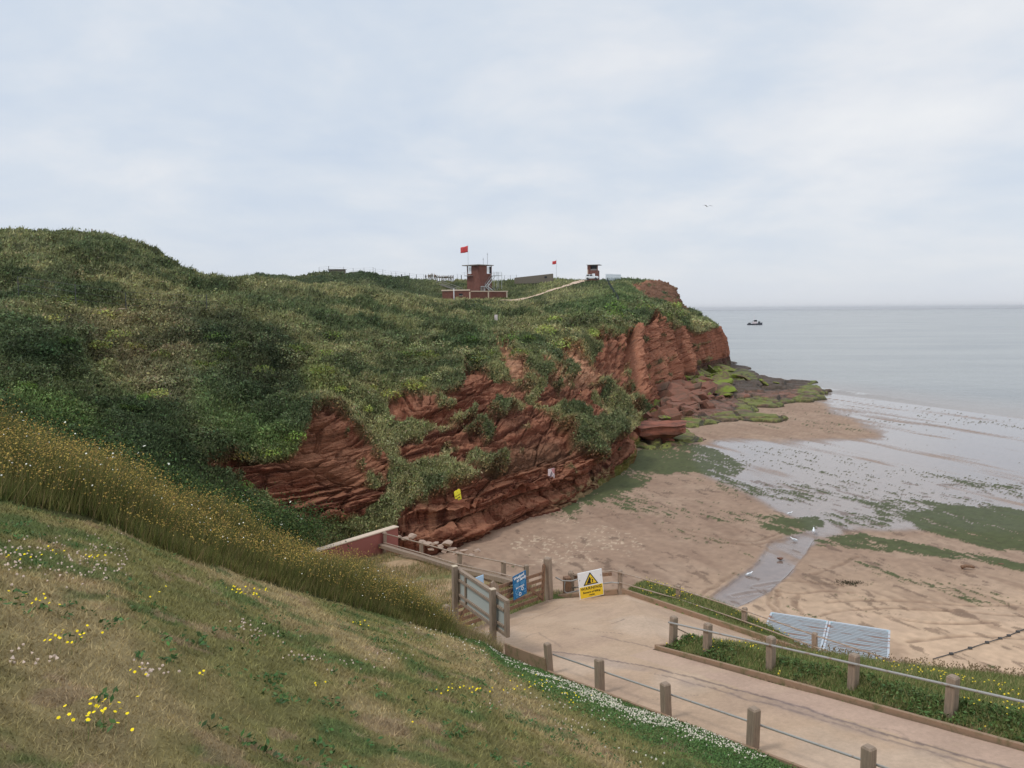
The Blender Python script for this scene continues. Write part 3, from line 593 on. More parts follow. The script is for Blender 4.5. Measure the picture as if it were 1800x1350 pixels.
# ------------------------------------------------------------------ wave cut reef
m_reef = mat('reef_mat', attr=True, rough=.75, var=.3, vscale=3, bump=.7, bscale=7, bdist=.08, spec=.35)
x, y = persp_grid(.10, .47, 560, 78, 275, 560)
RP = [(1085,800),(1098,812),(1130,800),(1165,800),(1228,772),(1200,757),(1240,752),(1300,738),(1340,741),(1386,739),(1372,728),(1335,726),(1330,716),(1375,712),(1388,702),(1420,704),(1452,696),(1440,690),(1471,683),(1436,676),(1440,667),(1390,664),(1340,658),(1325,648),(1290,634),(1262,628),(1180,640),(1100,690),(1060,740)]
rw = [tuple(G(a_, b_, .7)[:2]) for a_, b_ in RP]
warp = 1.6*np.clip(y/130, .5, 1.6)
X2, Y2 = x+warp*fbm(x, y, 0, .16, 4, 1), y+2.4*warp*fbm(x, y, 0, .16, 4, 2)
ins = inpoly(X2, Y2, rw); d = pldist(X2, Y2, rw+[rw[0]])*np.where(ins, 1, -1)
# strata slabs: long along the coast
a1, b1v, i1, t1, t2 = voro((x+.6*fbm(x, y, 0, .3, 3, 7))*.22, (y+1.2*fbm(x, y, 0, .3, 3, 8))*.09, 5)
a3, b3v, i3, t3, t4 = voro((x+.3*fbm(x, y, 0, .9, 2, 7))*.75, (y+.3*fbm(x, y, 0, .9, 2, 9))*.42, 9)
inner = ss(9, 24, d)
hh = .25+np.clip(d, 0, 45)*.045+.55*(i1-.4)*ss(0, 5, d)+.45*t1*ss(0, 6, d)-.5*(1-ss(.03, .14, b1v-a1))+inner*(.75*(i3-.35)+.35*t3-.4*(1-ss(.04, .2, b3v-a3)))+.22*fbm(x, y, 0, 1.0, 4, 14)
hh = .45*hh+.55*np.round(hh/.4)*.4; far_ = ss(165, 230, y); hh = hh*(1-.25*far_)
z = np.where(ins, np.maximum(hh, .12)+.35*ss(-.1, .6, d)-.1, -1.2)
z = z+np.where(ins, beach_z(x, y)*(1-ss(100, 117, shore(x, y)))*.75, 0)
for it in range(1): z[1:-1, 1:-1] = z[1:-1, 1:-1]*.6+.1*(z[:-2, 1:-1]+z[2:, 1:-1]+z[1:-1, :-2]+z[1:-1, 2:])
rx, ry = proj(np.stack([x, y, z], -1)); rx = rx+14*fbm(x, y, 0, .2, 3, 5); ry = ry+6*fbm(x, y, 0, .2, 3, 6)
c = np.zeros(x.shape+(3,)); c[:] = (.135, .075, .05)
v3 = fbm(x, y, 0, .5, 4, 21)
c = mixc(c, (.20, .10, .068), ss(-.1, .3, v3+i3-.5)); c = mixc(c, (.12, .075, .05), ss(.1, .5, -v3))
c = mixc(c, (.20, .095, .065), inpoly(rx, ry, [(1090,690),(1220,700),(1260,720),(1240,745),(1180,765),(1080,780),(1080,720)])*.6)
c = mixc(c, (.065, .052, .038), inpoly(rx, ry, [(1180,650),(1300,625),(1450,655),(1460,672),(1330,690),(1240,700),(1200,680)])*.8)
gz = inpoly(rx, ry, [(1385,700),(1440,662),(1500,690),(1390,745),(1180,775),(1170,745),(1290,722),(1300,700)]) | inpoly(rx, ry, [(1080,780),(1130,775),(1240,760),(1240,785),(1090,830)]) | inpoly(rx, ry, [(1270,645),(1320,650),(1340,670),(1280,668)])
c = mixc(c, (.15, .168, .036), gz*ss(-.45, .2, v3)*.9); c = mixc(c, (.09, .11, .025), gz*ss(.1, .5, fbm(x, y, 0, 1.1, 3, 31))*.7)
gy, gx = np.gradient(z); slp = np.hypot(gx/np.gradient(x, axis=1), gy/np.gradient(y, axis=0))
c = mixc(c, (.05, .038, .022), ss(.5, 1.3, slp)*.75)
c = mixc(c, (.03, .022, .016), ((1-ss(.02, .10, b1v-a1))*.8+inner*(1-ss(.03, .16, b3v-a3))*.8)); c *= .8*(1+.35*fbm(x, y, 0, 2.3, 3, 38))[..., None]
RH = np.stack([x, y, z], -1); keep = (z > -1.1); kf = gridF(*x.shape); kk = keep.ravel()[kf].any(1); kf = kf[kk]
uq, inv = np.unique(kf, return_inverse=True)
tag(npmesh('rock_reef', RH.reshape(-1, 3)[uq], inv.reshape(-1, 4), m_reef, np.clip(c, .005, 1).reshape(-1, 3)[uq]), kind='structure')
REEF = (x, y, z, d)
# ------------------------------------------------------------------ near ground: grassy bank, ramp, island, verge, terrace beyond the gate
C30, S30 = math.cos(R(30)), .5
def QP(x, y): return C30*x+S30*y, -S30*x+C30*y
def XY(q, p): return C30*q-S30*p, S30*q+C30*p
def zk(p): return 9.4-.19*(p-10.4)
def Lp(x, y): return 11.776-.1653*y-.26*(x-4.2)
def pave_z(x, y):
    q, p = QP(x, y); a = zk(p); return np.where((x > 4.2) & (y > 20.4), Lp(x, y)+.25*np.maximum(0, .8-np.abs(x-4.2))**2*0, a)
def on_plane(px, py, f):
    d = ray(px, py); tt = np.arange(8, 60, .01); pts = CP+tt[:, None]*d/d[1]; k = np.argmax(pts[:, 2] < f(pts[:, 0], pts[:, 1])); return pts[k]
def Mp(x, y): return zk(QP(x, y)[1])
KQ, IQ = 10.5, 13.75
def on_plane(px, py, f):
    d = ray(px, py); tt = np.arange(8, 60, .01); pts = CP+tt[:, None]*d/d[1]; k = np.argmax(pts[:, 2] < f(pts[:, 0], pts[:, 1])); return pts[k]
def Mp(x, y): return zk(QP(x, y)[1])
# bank profile by bearing (x/y): foot of the tall grass and its crest, read off the photograph
_E = [P(*v) for v in [(-600, 800, 8.), (-150, 838, 9.4), (0, 881, 10.3), (200, 927, 11.5), (400, 1000, 13.2), (600, 1064, 15.6), (740, 1102, 17.8), (850, 1130, 19.6)]]
aK = (882-900)/1400/1.0; _yk = KQ/(C30*aK+S30); _kp = np.array((aK*_yk, _yk, float(zk(_yk*(C30-S30*aK)))+.08)); _E.append(_kp)
_C = [P(*v)-np.array((0, 0, g_)) for v, g_ in [((-600, 640, 12.), .55), ((-150, 690, 13.4), .55), ((0, 738, 14.3), .55), ((150, 792, 15.2), .55), ((300, 855, 16.3), .55), ((450, 914, 17.6), .55), ((570, 965, 18.8), .55), ((700, 1026, 20.4), .5), ((760, 1064, 21.2), .45), ((850, 1125, 21.2), .3)]]
_C.append(_kp+np.array((0, .02, -.01)))
_ea = np.array([v[0]/v[1] for v in _E]); _ca = np.array([v[0]/v[1] for v in _C])
aK = _ea[-1]; _ca[-1] = aK
def YK(a): return KQ/np.maximum(C30*a+S30, .05)
def YE(a):
    yk = YK(a); return np.where(a > aK, yk, np.interp(a, _ea, [v[1] for v in _E]))
def ZE(a):
    yk = YK(a); return np.where(a > aK, zk(yk*(C30-S30*a))+.08, np.interp(a, _ea, [v[2] for v in _E]))
def YC(a): return np.where(a > aK, YK(a)+.02, np.interp(a, _ca, [v[1] for v in _C]))
def ZC(a): return np.where(a > aK, ZE(a)-.01, np.interp(a, _ca, [v[2] for v in _C]))
def bank0(x, y):
    a = x/np.maximum(y, 1.0); e, ze, c, zc = YE(a), ZE(a), YC(a), ZC(a)
    t = np.clip((y-.3)/(e-.3), 0, 1); z1 = 15.92-(15.92-ze)*(1-(1-t)**(1.0+.10*ss(-.1, .3, a)))
    z2 = ze+(zc-ze)*np.clip((y-e)/(c-e), 0, 1)
    z = np.where(y < e, z1, z2); d = np.maximum(0, y-c)
    return z-np.where(a > aK-.02, 2.5, .85)*d*ss(-.2, .8, d)
GR = on_plane(966, 1053, Mp)[:2]; F1 = on_plane(1090, 1041, Lp)[:2]; F4 = on_plane(1432, 1156, Lp)[:2]; FD = (F4-F1)/np.linalg.norm(F4-F1); FN = np.array((-FD[1], FD[0])); GL = XY(KQ-.1, 22.3); GL = np.array(GL)
print('GR', GR, zk(QP(*GR)[1]), 'F1', F1, 'F4', F4, 'GL', GL, zk(22.3))
E0 = np.array((-.36, 34.)); ED = np.array((-.528, .849)); EN = np.array((.849, .528))
def near_h(x, y):
    x, y = np.asarray(x, float), np.asarray(y, float); q, p = QP(x, y)
    bank = bank0(x, y)
    sE = (x-E0[0])*ED[0]+(y-E0[1])*ED[1]; nE = (x-E0[0])*EN[0]+(y-E0[1])*EN[1]
    ter = 5.66-.145*np.clip(sE, -6, 40)+.0*nE-.25*ss(8, 13, sE)
    ter = ter-.95*np.maximum(0, nE-.15)
    left = np.maximum(bank, ter)
    # island and verge
    isl = zk(p)+.42*ss(0, .9, q-IQ)-.27*np.maximum(q-IQ, 0)
    yb = 20.95+.03*x; isl = isl-1.1*np.maximum(0, y-yb)
    isl = np.where(q > IQ, isl, -9.)
    nF = (x-F1[0])*FN[0]+(y-F1[1])*FN[1]
    vg = Lp(x-nF*FN[0], y-nF*FN[1])+.12+.25*ss(0, .8, nF)-1.9*np.maximum(0, nF-np.interp(x, [4, 7.5, 9.5, 12], [1.4, 1.5, .35, .1]))-.12*np.maximum(nF, 0)-1.5*(1-ss(3.4, 5.2, x))
    vg = np.where((nF > 0) & (x > 3.4), vg, -9.)
    # verge along the warning-sign fence
    return left, isl, vg
PAV = [XY(KQ, -6), XY(KQ, 22.2), tuple(GL), tuple(GR), tuple(F1), tuple(F1+FD*11), (13.3, 21.8), (5.2, 21.45), (4.4, 21.0), XY(IQ, 16.15), XY(IQ, -6)]
def paved(x, y): return inpoly(np.asarray(x, float), np.asarray(y, float), PAV)
def bank_top(x, y):
    l, i_, v = near_h(x, y); return np.maximum(np.maximum(l, i_), v)
# mesh
yy = np.concatenate([np.linspace(-8, 1.2, 24), np.exp(np.linspace(math.log(1.25), math.log(56), 640))]); aa = np.linspace(-1.5, 1.35, 760)
x = aa[None]*np.maximum(yy, 1.6)[:, None]*1.0; y = np.repeat(yy[:, None], len(aa), 1)
left, isl, vg = near_h(x, y); q, p = QP(x, y)
pav = paved(x, y); pz = pave_z(x, y)
nF = (x-F1[0])*FN[0]+(y-F1[1])*FN[1]; gt = (GR-GL)/np.linalg.norm(GR-GL); gn = np.array((-gt[1], gt[0])); nG = (x-GL[0])*gn[0]+(y-GL[1])*gn[1]; tG = (x-GL[0])*gt[0]+(y-GL[1])*gt[1]
h = np.maximum(left, np.maximum(isl, vg))
roadside = (q > KQ) & (~pav) & (y < 34) & (isl < -5) & (vg < -5) & (nG < 0)
h = np.where(pav, np.minimum(pz-.07, 50), h)
out = (q > KQ) & (~pav) & (isl < -5) & (vg < -5)
h = np.where(out & (y < 24), pz-.6, h)
# ground between the sign fence and the beach
fz = (tG > 5.36) | ((x > 1.37) & (x < 4.4) & (y > 29))
sg = np.array(F1)-GR; sgl = np.linalg.norm(sg); sg /= sgl; sn = np.array((-sg[1], sg[0])); nS = (x-GR[0])*sn[0]+(y-GR[1])*sn[1]; tS = (x-GR[0])*sg[0]+(y-GR[1])*sg[1]
zS = 6.72-.06*tS+.1-.75*np.maximum(0, nS-.3); h = np.where((nS > 0) & (tS > -.4) & (tS < sgl+1.6) & (~pav), np.maximum(np.where(vg > -5, vg, -9), np.maximum(zS, np.where(tS < 1.5, left, -9))), h)
h = np.where((h < 4.9) & (x > -4) & (y > 30), h, h)
AA = x/np.maximum(y, 1.); lawn = (y < YE(AA)) & (q < KQ)
rough_ = .02*fbm(x, y, 0, 3., 3, 4)+.06*fbm(x, y, 0, .6, 3, 6)
h = h+np.where(pav, 0, rough_)
NH = np.stack([x, y, h], -1)
NHC = np.zeros(NH.shape); NHC[:] = (.215, .18, .080)
m1 = fbm(x, y, 0, .35, 4, 101); m2 = fbm(x, y, 0, 1.6, 4, 103); m3 = fbm(x, y, 0, 6, 3, 105)
# mown lawn streaks follow the slope
s1 = fbm(q*.9, p*.28, 0, 1., 4, 107)
NHC = mixc(NHC, (.165, .155, .060), ss(-.15, .25, s1+.35*m2)*.9)
NHC = mixc(NHC, (.29, .225, .12), ss(.15, .5, -s1-.3*m2+.2*m1)*.75)
NHC = mixc(NHC, (.060, .110, .035), ss(.25, .55, m2+.35*m1)*.6)
NHC = mixc(NHC, (.055, .105, .035), ss(7.2, 9.5, q+1.2*m1)*(q < KQ)*lawn*.85)
NHC = mixc(NHC, (.27, .19, .12), ss(.45, .6, fbm(x, y, 0, 2.6, 3, 109))*.6)
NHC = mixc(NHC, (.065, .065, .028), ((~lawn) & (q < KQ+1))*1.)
terr = (y > YC(AA)+1.2) & (left > 1.5) & (q > 1)
NHC = mixc(NHC, (.36, .24, .15), (terr)*ss(.3, -.2, m1)*.8); NHC = mixc(NHC, (.17, .15, .07), terr*ss(-.1, .3, m2)*.6)
NHC = mixc(NHC, (.095, .120, .040), ((isl > -5) | (vg > -5))*1.)
NHC = mixc(NHC, (.15, .15, .06), ((isl > -5) | (vg > -5))*ss(0, .4, m2)*.6)
NHC = mixc(NHC, (.26, .16, .11), ((isl > -5) & (q < IQ+.35) & (p < 13))*ss(-.2, .3, m2)*.8)
NHC *= (1+.25*m3)[..., None]; NHC = np.where((lawn)[..., None], NHC*.9, NHC)
bank = npmesh('bank', NH.reshape(-1, 3), gridF(*x.shape), m_bank, np.clip(NHC, .004, 1).reshape(-1, 3), True); tag(bank, kind='structure')

# concrete ramp
m_conc = bpy.data.materials.new('ramp_mat'); m_conc.use_nodes = True; t = m_conc.node_tree; b = t.nodes['Principled BSDF']; b.inputs['Roughness'].default_value = .9; b.inputs['Specular IOR Level'].default_value = .2
a = t.nodes.new('ShaderNodeVertexColor'); a.layer_name = 'Col'; tcn = t.nodes.new('ShaderNodeTexCoord')
f1 = noise(t, tcn.outputs['Object'], 14, 8, .75); f2 = noise(t, tcn.outputs['Object'], 120, 3, .6)
vm = t.nodes.new('ShaderNodeVectorMath'); vm.operation = 'SCALE'; t.links.new(a.outputs[0], vm.inputs[0])
t.links.new(mth('ADD', mth('ADD', mth('MULTIPLY', f1, .45, t=t), mth('MULTIPLY', f2, .35, t=t), t=t), .6, t=t), vm.inputs['Scale']); t.links.new(vm.outputs[0], b.inputs['Base Color'])
bp = t.nodes.new('ShaderNodeBump'); bp.inputs['Distance'].default_value = .01; bp.inputs['Strength'].default_value = .6; t.links.new(f2, bp.inputs['Height']); t.links.new(bp.outputs[0], b.inputs['Normal'])
qa, pa = np.meshgrid(np.arange(10.2, 30, .05), np.arange(-6, 27, .05)); x, y = XY(qa, pa)
pm = inpoly(x, y, PAV); z = pave_z(x, y)+.012*fbm(x, y, 0, .7, 3, 3)
cc = np.zeros(x.shape+(3,)); cc[:] = (.55, .39, .27); e1 = fbm(x, y, 0, .5, 4, 5)
cc = mixc(cc, (.62, .47, .35), ss(0, .5, e1)*.6); cc = mixc(cc, (.46, .32, .235), ss(.05, .5, -e1)*.5)
cc = mixc(cc, (.55, .385, .295), ((qa > IQ-.8+.18*e1) & (pa < 16.2))*.8)
lines = [([XY(12.95, -6), XY(12.90, 6), XY(12.85, 12), XY(12.70, 14.5), XY(12.30, 16.5), XY(11.80, 18.2)], .035, .8), ([XY(12.75, -6), XY(12.70, 4), XY(12.65, 10), XY(12.40, 14.5)], .025, .6),
 ([P(1010, 1103, 24.)[:2], P(1095, 1119, 22.8)[:2]], .018, .5), ([P(1150,1150,21)[:2],P(1100,1130,22)[:2],P(1060,1124,22.8)[:2]],.03,.5),([P(925,1095,23.5)[:2],P(945,1093,24)[:2],P(990,1128,22)[:2]], .02, .35), ([P(1075,1100,24.3)[:2],P(1097,1094,24.7)[:2]], .03, .5),
 ([tuple(GL+np.array((.9,-.9))), tuple(GR+np.array((.5,-1.3))), tuple(F1+np.array((-.6,-1.2)))], .02, .4), ([P(1150,1270,17)[:2],P(1230,1262,17)[:2]],.012,.4)]
for pts, w_, k_ in lines:
    q_ = [(float(u[0]), float(u[1])) for u in pts]; d = pldist(x+.08*vn(x*2.2, y*2.2, 0, 3)+.03*vn(x*9, y*9, 0, 4), y+.08*vn(x*2.1, y*2.3, 0, 5), q_); cc = mixc(cc, (.17, .13, .12), (1-ss(w_*.6, w_*1.6, d))*k_)
dp = pldist(x+.25*e1, y, [XY(12.80, -6), XY(12.75, 8), XY(12.50, 14), XY(12.20, 16.5), XY(11.70, 18)])
cc = mixc(cc, (.30, .235, .22), (1-ss(.05, .32, dp))*.35*ss(-.4, .3, fbm(x, y, 0, 1.4, 4, 9)))
dG = pldist(x, y, [tuple(GL), tuple(GR)]); cc = mixc(cc, (.40, .28, .19), (1-ss(.3, 1.6, dG+.6*e1))*.5)
cc *= (1+.10*fbm(x, y, 0, 1.7, 4, 191)+.07*vn(x*14, y*14, 0, 192))[..., None]; cc = mixc(cc, (.60, .44, .31), ss(.1, .5, fbm(x, y, 0, .9, 4, 193))*ss(12.2, 13.6, qa)*.5); cc = mixc(cc, (.25, .18, .14), ss(.46, .5, np.abs(fbm(x, y, 0, .5, 3, 195))*-1+.5)*(vn(x*.3, y*.3, 0, 196) > .25)*.35)
cc = mixc(cc, (.22, .14, .09), (1-ss(.02, .16, np.abs(qa-KQ)+.1*e1))*.6)
F = gridF(*x.shape); k_ = pm.ravel()[F].all(1); F = F[k_]; uq, inv = np.unique(F, return_inverse=True)
tag(npmesh('concrete_ramp', np.stack([x, y, z], -1).reshape(-1, 3)[uq], inv.reshape(-1, 4), m_conc, cc.reshape(-1, 3)[uq], True), kind='structure')

# ------------------------------------------------------------------ near vegetation
def sample_near(n, fmask, ymax=60):
    x_, y_ = NH[..., 0], NH[..., 1]; ar = np.abs(np.gradient(x_, axis=1)*np.gradient(y_, axis=0)); 
    w_ = ar*fmask; P_, _, r, c_ = scatter_grid(NH, NH, w_, n); return P_, NHC[r, c_]
X_, Y_ = NH[..., 0], NH[..., 1]; Q_, P__ = QP(X_, Y_); vis = (np.abs(X_) < Y_*.75+.6) & (Y_ > 1.2)
A_ = X_/np.maximum(Y_, 1.); tallm = ((Y_ > YE(A_)+.45*fbm(X_, Y_, 0, .8, 3, 131)) & (Y_ < YC(A_)+1.2) & (A_ < aK-.004))*vis
n = 110000; pp, cc = sample_near(n, tallm*(1/np.maximum(Y_, 6)**.6)); q, p = QP(pp[:, 0], pp[:, 1])
pa_ = pp[:, 0]/pp[:, 1]; ed = np.clip((pp[:, 1]-YE(pa_))/.7, .4, 1); hgt = (.34+.34*rng.random(n))*ed*(1+.55*fbm(pp[:, 0], pp[:, 1], 0, .8, 3, 133)); hgt *= np.where(q > 8.3, .8, 1)
gc = np.array((.15, .145, .048))*(1+.35*rng.normal(size=(n, 1)))*np.array((1, 1, 1)); gc = np.where(rng.random((n, 1)) < .35, np.array((.10, .125, .038)), gc); gc = np.where(rng.random((n, 1)) < .15, np.array((.26, .20, .10)), gc)
gc = np.where((q[:, None] > 8.4) & (rng.random((n, 1)) < .45), np.array((.33, .25, .15)), gc)
V, F, cl = blades(pp, hgt, .007+.007*rng.random(n), gc, (.22, .0), .24)
tip = V.reshape(n, 3, 3)[:, 2]
tag(npmesh('tall_grass', V, F, m_leaf, cl), 'belt of tall unmown meadow grass along the bank crest', 'grass', kind='stuff')
# flower heads on the stems
m_flow = mat('flower_mat', attr=True, rough=.7, var=.05, vscale=3, spec=.1)
def heads(tp, sz, col, nm='x', z=.4):
    n = len(tp); V = []; a0 = rng.random(n)*6.28
    d = np.stack([.5*rng.normal(size=n), .5*rng.normal(size=n)-.35, np.ones(n)], 1); d /= np.linalg.norm(d, axis=1, keepdims=True)
    r = np.stack([np.cos(a0), np.sin(a0), np.zeros(n)], 1); a = np.cross(d, r); a /= np.linalg.norm(a, axis=1, keepdims=True); b = np.cross(d, a)
    vv = [tp+d*(sz*z)[:, None]]+[tp+(a*math.cos(k*1.2566)+b*math.sin(k*1.2566))*sz[:, None]*.5 for k in range(5)]
    V = np.stack(vv, 1).reshape(-1, 3); base = np.arange(n)[:, None]*6
    F = np.concatenate([base+np.array((0, 1+k, 1+(k+1) % 5))[None] for k in range(5)])
    return V, F, np.clip(np.repeat(col, 6, 0), .01, 1)
sel = (rng.random(n) < .24*np.where(q > 8.5, .35, 1)) & (hgt > .3)
tp = tip[sel]; k_ = len(tp); fcx = np.array((.33, .235, .06))*(.5+.8*rng.random((k_, 1))); fcx = np.where(rng.random((k_, 1)) < .35, np.array((.24, .15, .05)), fcx); fcx = np.where(rng.random((k_, 1)) < .014, np.array((.8, .78, .7)), fcx)
V, F, cl = heads(tp, .014+.018*rng.random(k_), fcx, z=.5)
tag(npmesh('meadow_flowers', V, F, m_flow, cl), 'haze of small yellow flower heads on the tall grass belt', 'flowers', kind='stuff')
# mown lawn: short blades
lawnm = ((Y_ < YE(A_)+.05) & (Q_ < KQ-.05))*vis
n = 330000; pp, cc = sample_near(n, lawnm/np.maximum(Y_, 2.0)**1.75); d_ = np.linalg.norm(pp-CP, axis=1)
V, F, cl = blades(pp, (.012+.028*rng.random(n))*np.clip(d_/7, .7, 1.5), np.clip(.0011*d_, .0035, .02), cc*1.25, (.2, .0), .7)
tag(npmesh('lawn_grass', V, F, m_leaf, cl), 'dry mown lawn grass on the sloping bank', 'grass', kind='stuff')
# broad-leaved weeds in the lawn
n = 900; pp, cc = sample_near(n, lawnm*(Y_ < 16)*ss(-.1, .4, fbm(X_, Y_, 0, 1.3, 3, 141))/np.maximum(Y_, 2.5)**1.2)
V, F, cl = leaves(np.repeat(pp, 6, 0)+rng.normal(size=(n*6, 3))*np.array((.035, .035, .0))+np.array((0, 0, .012)), np.tile(np.array((0, 0, 1.)), (n*6, 1)), np.full(n*6, .04), np.tile(np.array((.055, .105, .035)), (n*6, 1)), 2, 1.6)
tag(npmesh('lawn_weeds', V, F, m_leaf, cl), 'low green rosettes of weeds scattered in the lawn', 'weeds', kind='stuff')
# clover near the kerb
n = 60000; cm = lawnm*ss(7., 9.6, Q_+1.2*fbm(X_, Y_, 0, .5, 3, 143)); pp, cc = sample_near(n, cm/np.maximum(Y_, 4)**.8)
V, F, cl = leaves(pp+np.array((0, 0, .02)), np.tile(np.array((0, 0, 1.)), (n, 1)), np.full(n, .035), np.tile(np.array((.075, .135, .042)), (n, 1)), 1, 1.)
n2_ = 2700; cm2 = lawnm*(np.exp(-((Q_-9.75+.9*fbm(X_, Y_, 0, .35, 2, 147))/.75)**2)*ss(-.35, .25, fbm(X_, Y_, 0, 1.1, 3, 149))+.05*ss(5.5, 8, Q_)*ss(0, .4, fbm(X_, Y_, 0, .9, 3, 150)))
tag(npmesh('clover_leaves', V, F, m_leaf, cl), 'green clover leaves carpeting the bank beside the ramp', 'clover', kind='stuff')
pp, _ = sample_near(n2_, cm2); V, F, cl = heads(pp+np.array((0, 0, .05)), .022+.014*rng.random(n2_), np.tile(np.array((.62, .57, .47)), (n2_, 1))*(.6+.5*rng.random((n2_, 1))), z=.9)
tag(npmesh('clover_flowers', V, F, m_flow, cl), 'white clover flower heads carpeting the bank beside the ramp', 'flowers', kind='stuff')
# yellow hawkweed clumps: positions read off the photo, set on the real slope
def hitnear(px, py):
    d = ray(px, py); d = d/np.linalg.norm(d); tt = np.arange(1.5, 60, .02); pts = CP+tt[:, None]*d; k = np.argmax(pts[:, 2] < bank_top(pts[:, 0], pts[:, 1])); return pts[k]
FL = [(120,1150,16,45,14),(165,1290,24,55,28),(60,1085,10,60,14),(440,1050,26,40,8),(170,992,9,22,3),(50,990,14,45,10),(240,1215,5,26,8),(355,1212,3,10,4),(560,1222,3,16,6),(820,1222,16,50,8),(720,1283,1,3,3),(640,1105,8,30,6),(950,1205,26,40,16),(1000,1230,14,25,8),(840,1110,6,14,4),(240,1060,4,50,16),(200,1270,6,30,14),(900,1220,6,30,5)]
pts = []; 
for fx, fy, k_, sx, sy in FL:
    for _ in range(k_):
        g_ = hitnear(fx+rng.normal()*sx*.55, min(fy+rng.normal()*sy*.55, 1345)); pts.append(g_)
pts = np.array(pts); dn = np.linalg.norm(pts-CP, axis=1); hh = np.where(dn < 7, .10, .07)+.04*rng.random(len(pts))
V1, F1_, c1 = blades(pts, hh, np.full(len(pts), .003), np.tile(np.array((.12, .16, .05)), (len(pts), 1)), (.1, 0), .1)
tp = V1.reshape(-1, 3, 3)[:, 2]; V2, F2, c2 = heads(tp, np.clip(.0023*dn, .019, .028), np.tile(np.array((.80, .62, .02)), (len(tp), 1))*(.8+.3*rng.random((len(tp), 1))), z=.15)
tag(npmesh('yellow_flowers', np.concatenate([V1, V2]), np.concatenate([F1_, F2+len(V1)]), m_flow, np.concatenate([c1, c2])), 'bright yellow hawkweed flowers in clusters on the lawn', 'flowers', kind='stuff')
# pale clover and seed heads on the left of the lawn
pts = np.array([hitnear(rng.uniform(-20, 230), rng.normal(985, 22)+.12*0) for _ in range(170)]+[hitnear(rng.uniform(20, 110), rng.normal(1165, 12)) for _ in range(14)]+[hitnear(rng.normal(fx, 24), rng.normal(fy, 7)) for fx, fy in [(430,1105),(470,1120),(740,1120),(780,1135),(700,1150),(260,1190),(545,1160),(640,1170),(880,1240),(1000,1275)] for _ in range(16)])
V, F, cl = heads(pts+np.array((0, 0, .04)), .016+.01*rng.random(len(pts)), np.tile(np.array((.48, .38, .31)), (len(pts), 1))*(.7+.5*rng.random((len(pts), 1))), z=.8)
tag(npmesh('pale_flowers', V, F, m_flow, cl), 'small pale pinkish clover heads dotted over the dry lawn', 'flowers', kind='stuff')
# island and verge grass
mI = (np.where(isl > -5, 1, 0)*(Q_ > IQ+.12)*(Y_ < 22.6+.04*X_)*(X_ < 17)+np.where(vg > -5, 1, 0)*(nF > .12)*(nF < 4)*(X_ < 16)+((nS > .2) & (nS < 2.4) & (tS > 1.2) & (tS < sgl+.6))*1.)*(~pav)*vis
n = 130000; pp, cc = sample_near(n, mI/np.maximum(Y_, 6)**.9); q, p = QP(pp[:, 0], pp[:, 1]); df = np.abs(pp[:, 1]-(21.4+.04*pp[:, 0]))
V, F, cl = blades(pp-np.array((0, 0, .01)), (.07+.11*rng.random(n)), .010+.012*rng.random(n), np.where(rng.random((n, 1)) < .3, np.array((.26, .22, .10)), np.array((.12, .15, .048))), (.1, .0), .45)
n3_ = 2600; p3, _ = sample_near(n3_, mI*np.exp(-((Y_-(21.2+.03*X_))/.5)**2)*(X_ > 6.5)); V3, F3, c3 = blades(p3, .14+.18*rng.random(n3_), np.full(n3_, .012), np.tile(np.array((.24, .18, .10)), (n3_, 1)), (.05, 0), .15)
sd_ = V3.reshape(-1, 3, 3)[:, 2]; V4, FZ4, c4 = heads(sd_-np.array((0, 0, .05)), np.full(n3_, .03), np.tile(np.array((.16, .11, .06)), (n3_, 1)), z=2.)
tag(npmesh('island_grass', np.concatenate([V, V3, V4]), np.concatenate([F, F3+len(V), FZ4+len(V)+len(V3)]), m_leaf, np.concatenate([cl, c3, c4])), 'rough green grass with seed heads on the island and verges beside the ramp', 'grass', kind='stuff')
n = 520; pp, _ = sample_near(n, mI*ss(.05, .4, fbm(X_, Y_, 0, .7, 3, 161))*(1+3*(nF > 0)*(X_ < 13))); V, F, cl = heads(pp+np.array((0, 0, .14)), .03+.015*rng.random(n), np.tile(np.array((.70, .52, .04)), (n, 1)), z=.4)
tag(npmesh('verge_flowers', V, F, m_flow, cl), 'yellow flowers dotted through the grass beside the railings', 'flowers', kind='stuff')
n = 2600; pp, _ = sample_near(n, mI*ss(-.2, .3, fbm(X_, Y_, 0, 1.1, 3, 171))*((isl > -5)*(Q_ < IQ+1.3))); V, F, cl = leaves(pp+np.array((0, 0, .05)), np.tile(np.array((0, 0, 1.)), (n, 1)), np.full(n, .07), np.tile(np.array((.075, .115, .038)), (n, 1)), 2, .8)
tag(npmesh('dock_leaves', V, F, m_leaf, cl), 'broad green leaves along the edge of the ramp', 'weeds', kind='stuff')
# dry grass on the terrace beyond the gate
tm = terr*(X_ > -13)*(X_ < 2)*(Y_ < 50)*(Y_ > 24)*(~pav)*vis*(NH[..., 2] > 1.9)
n = 45000; pp, cc = sample_near(n, tm*ss(-.5, .3, fbm(X_, Y_, 0, .5, 3, 165)+.0)); V, F, cl = blades(pp, .10+.22*rng.random(n), np.full(n, .02), np.where(rng.random((n, 1)) < .6, np.array((.30, .22, .12)), np.array((.12, .135, .05))), (.1, 0), .3)
tag(npmesh('dry_grass', V, F, m_leaf, cl), 'dry straw coloured grass on the terrace beyond the gate', 'grass', kind='stuff')
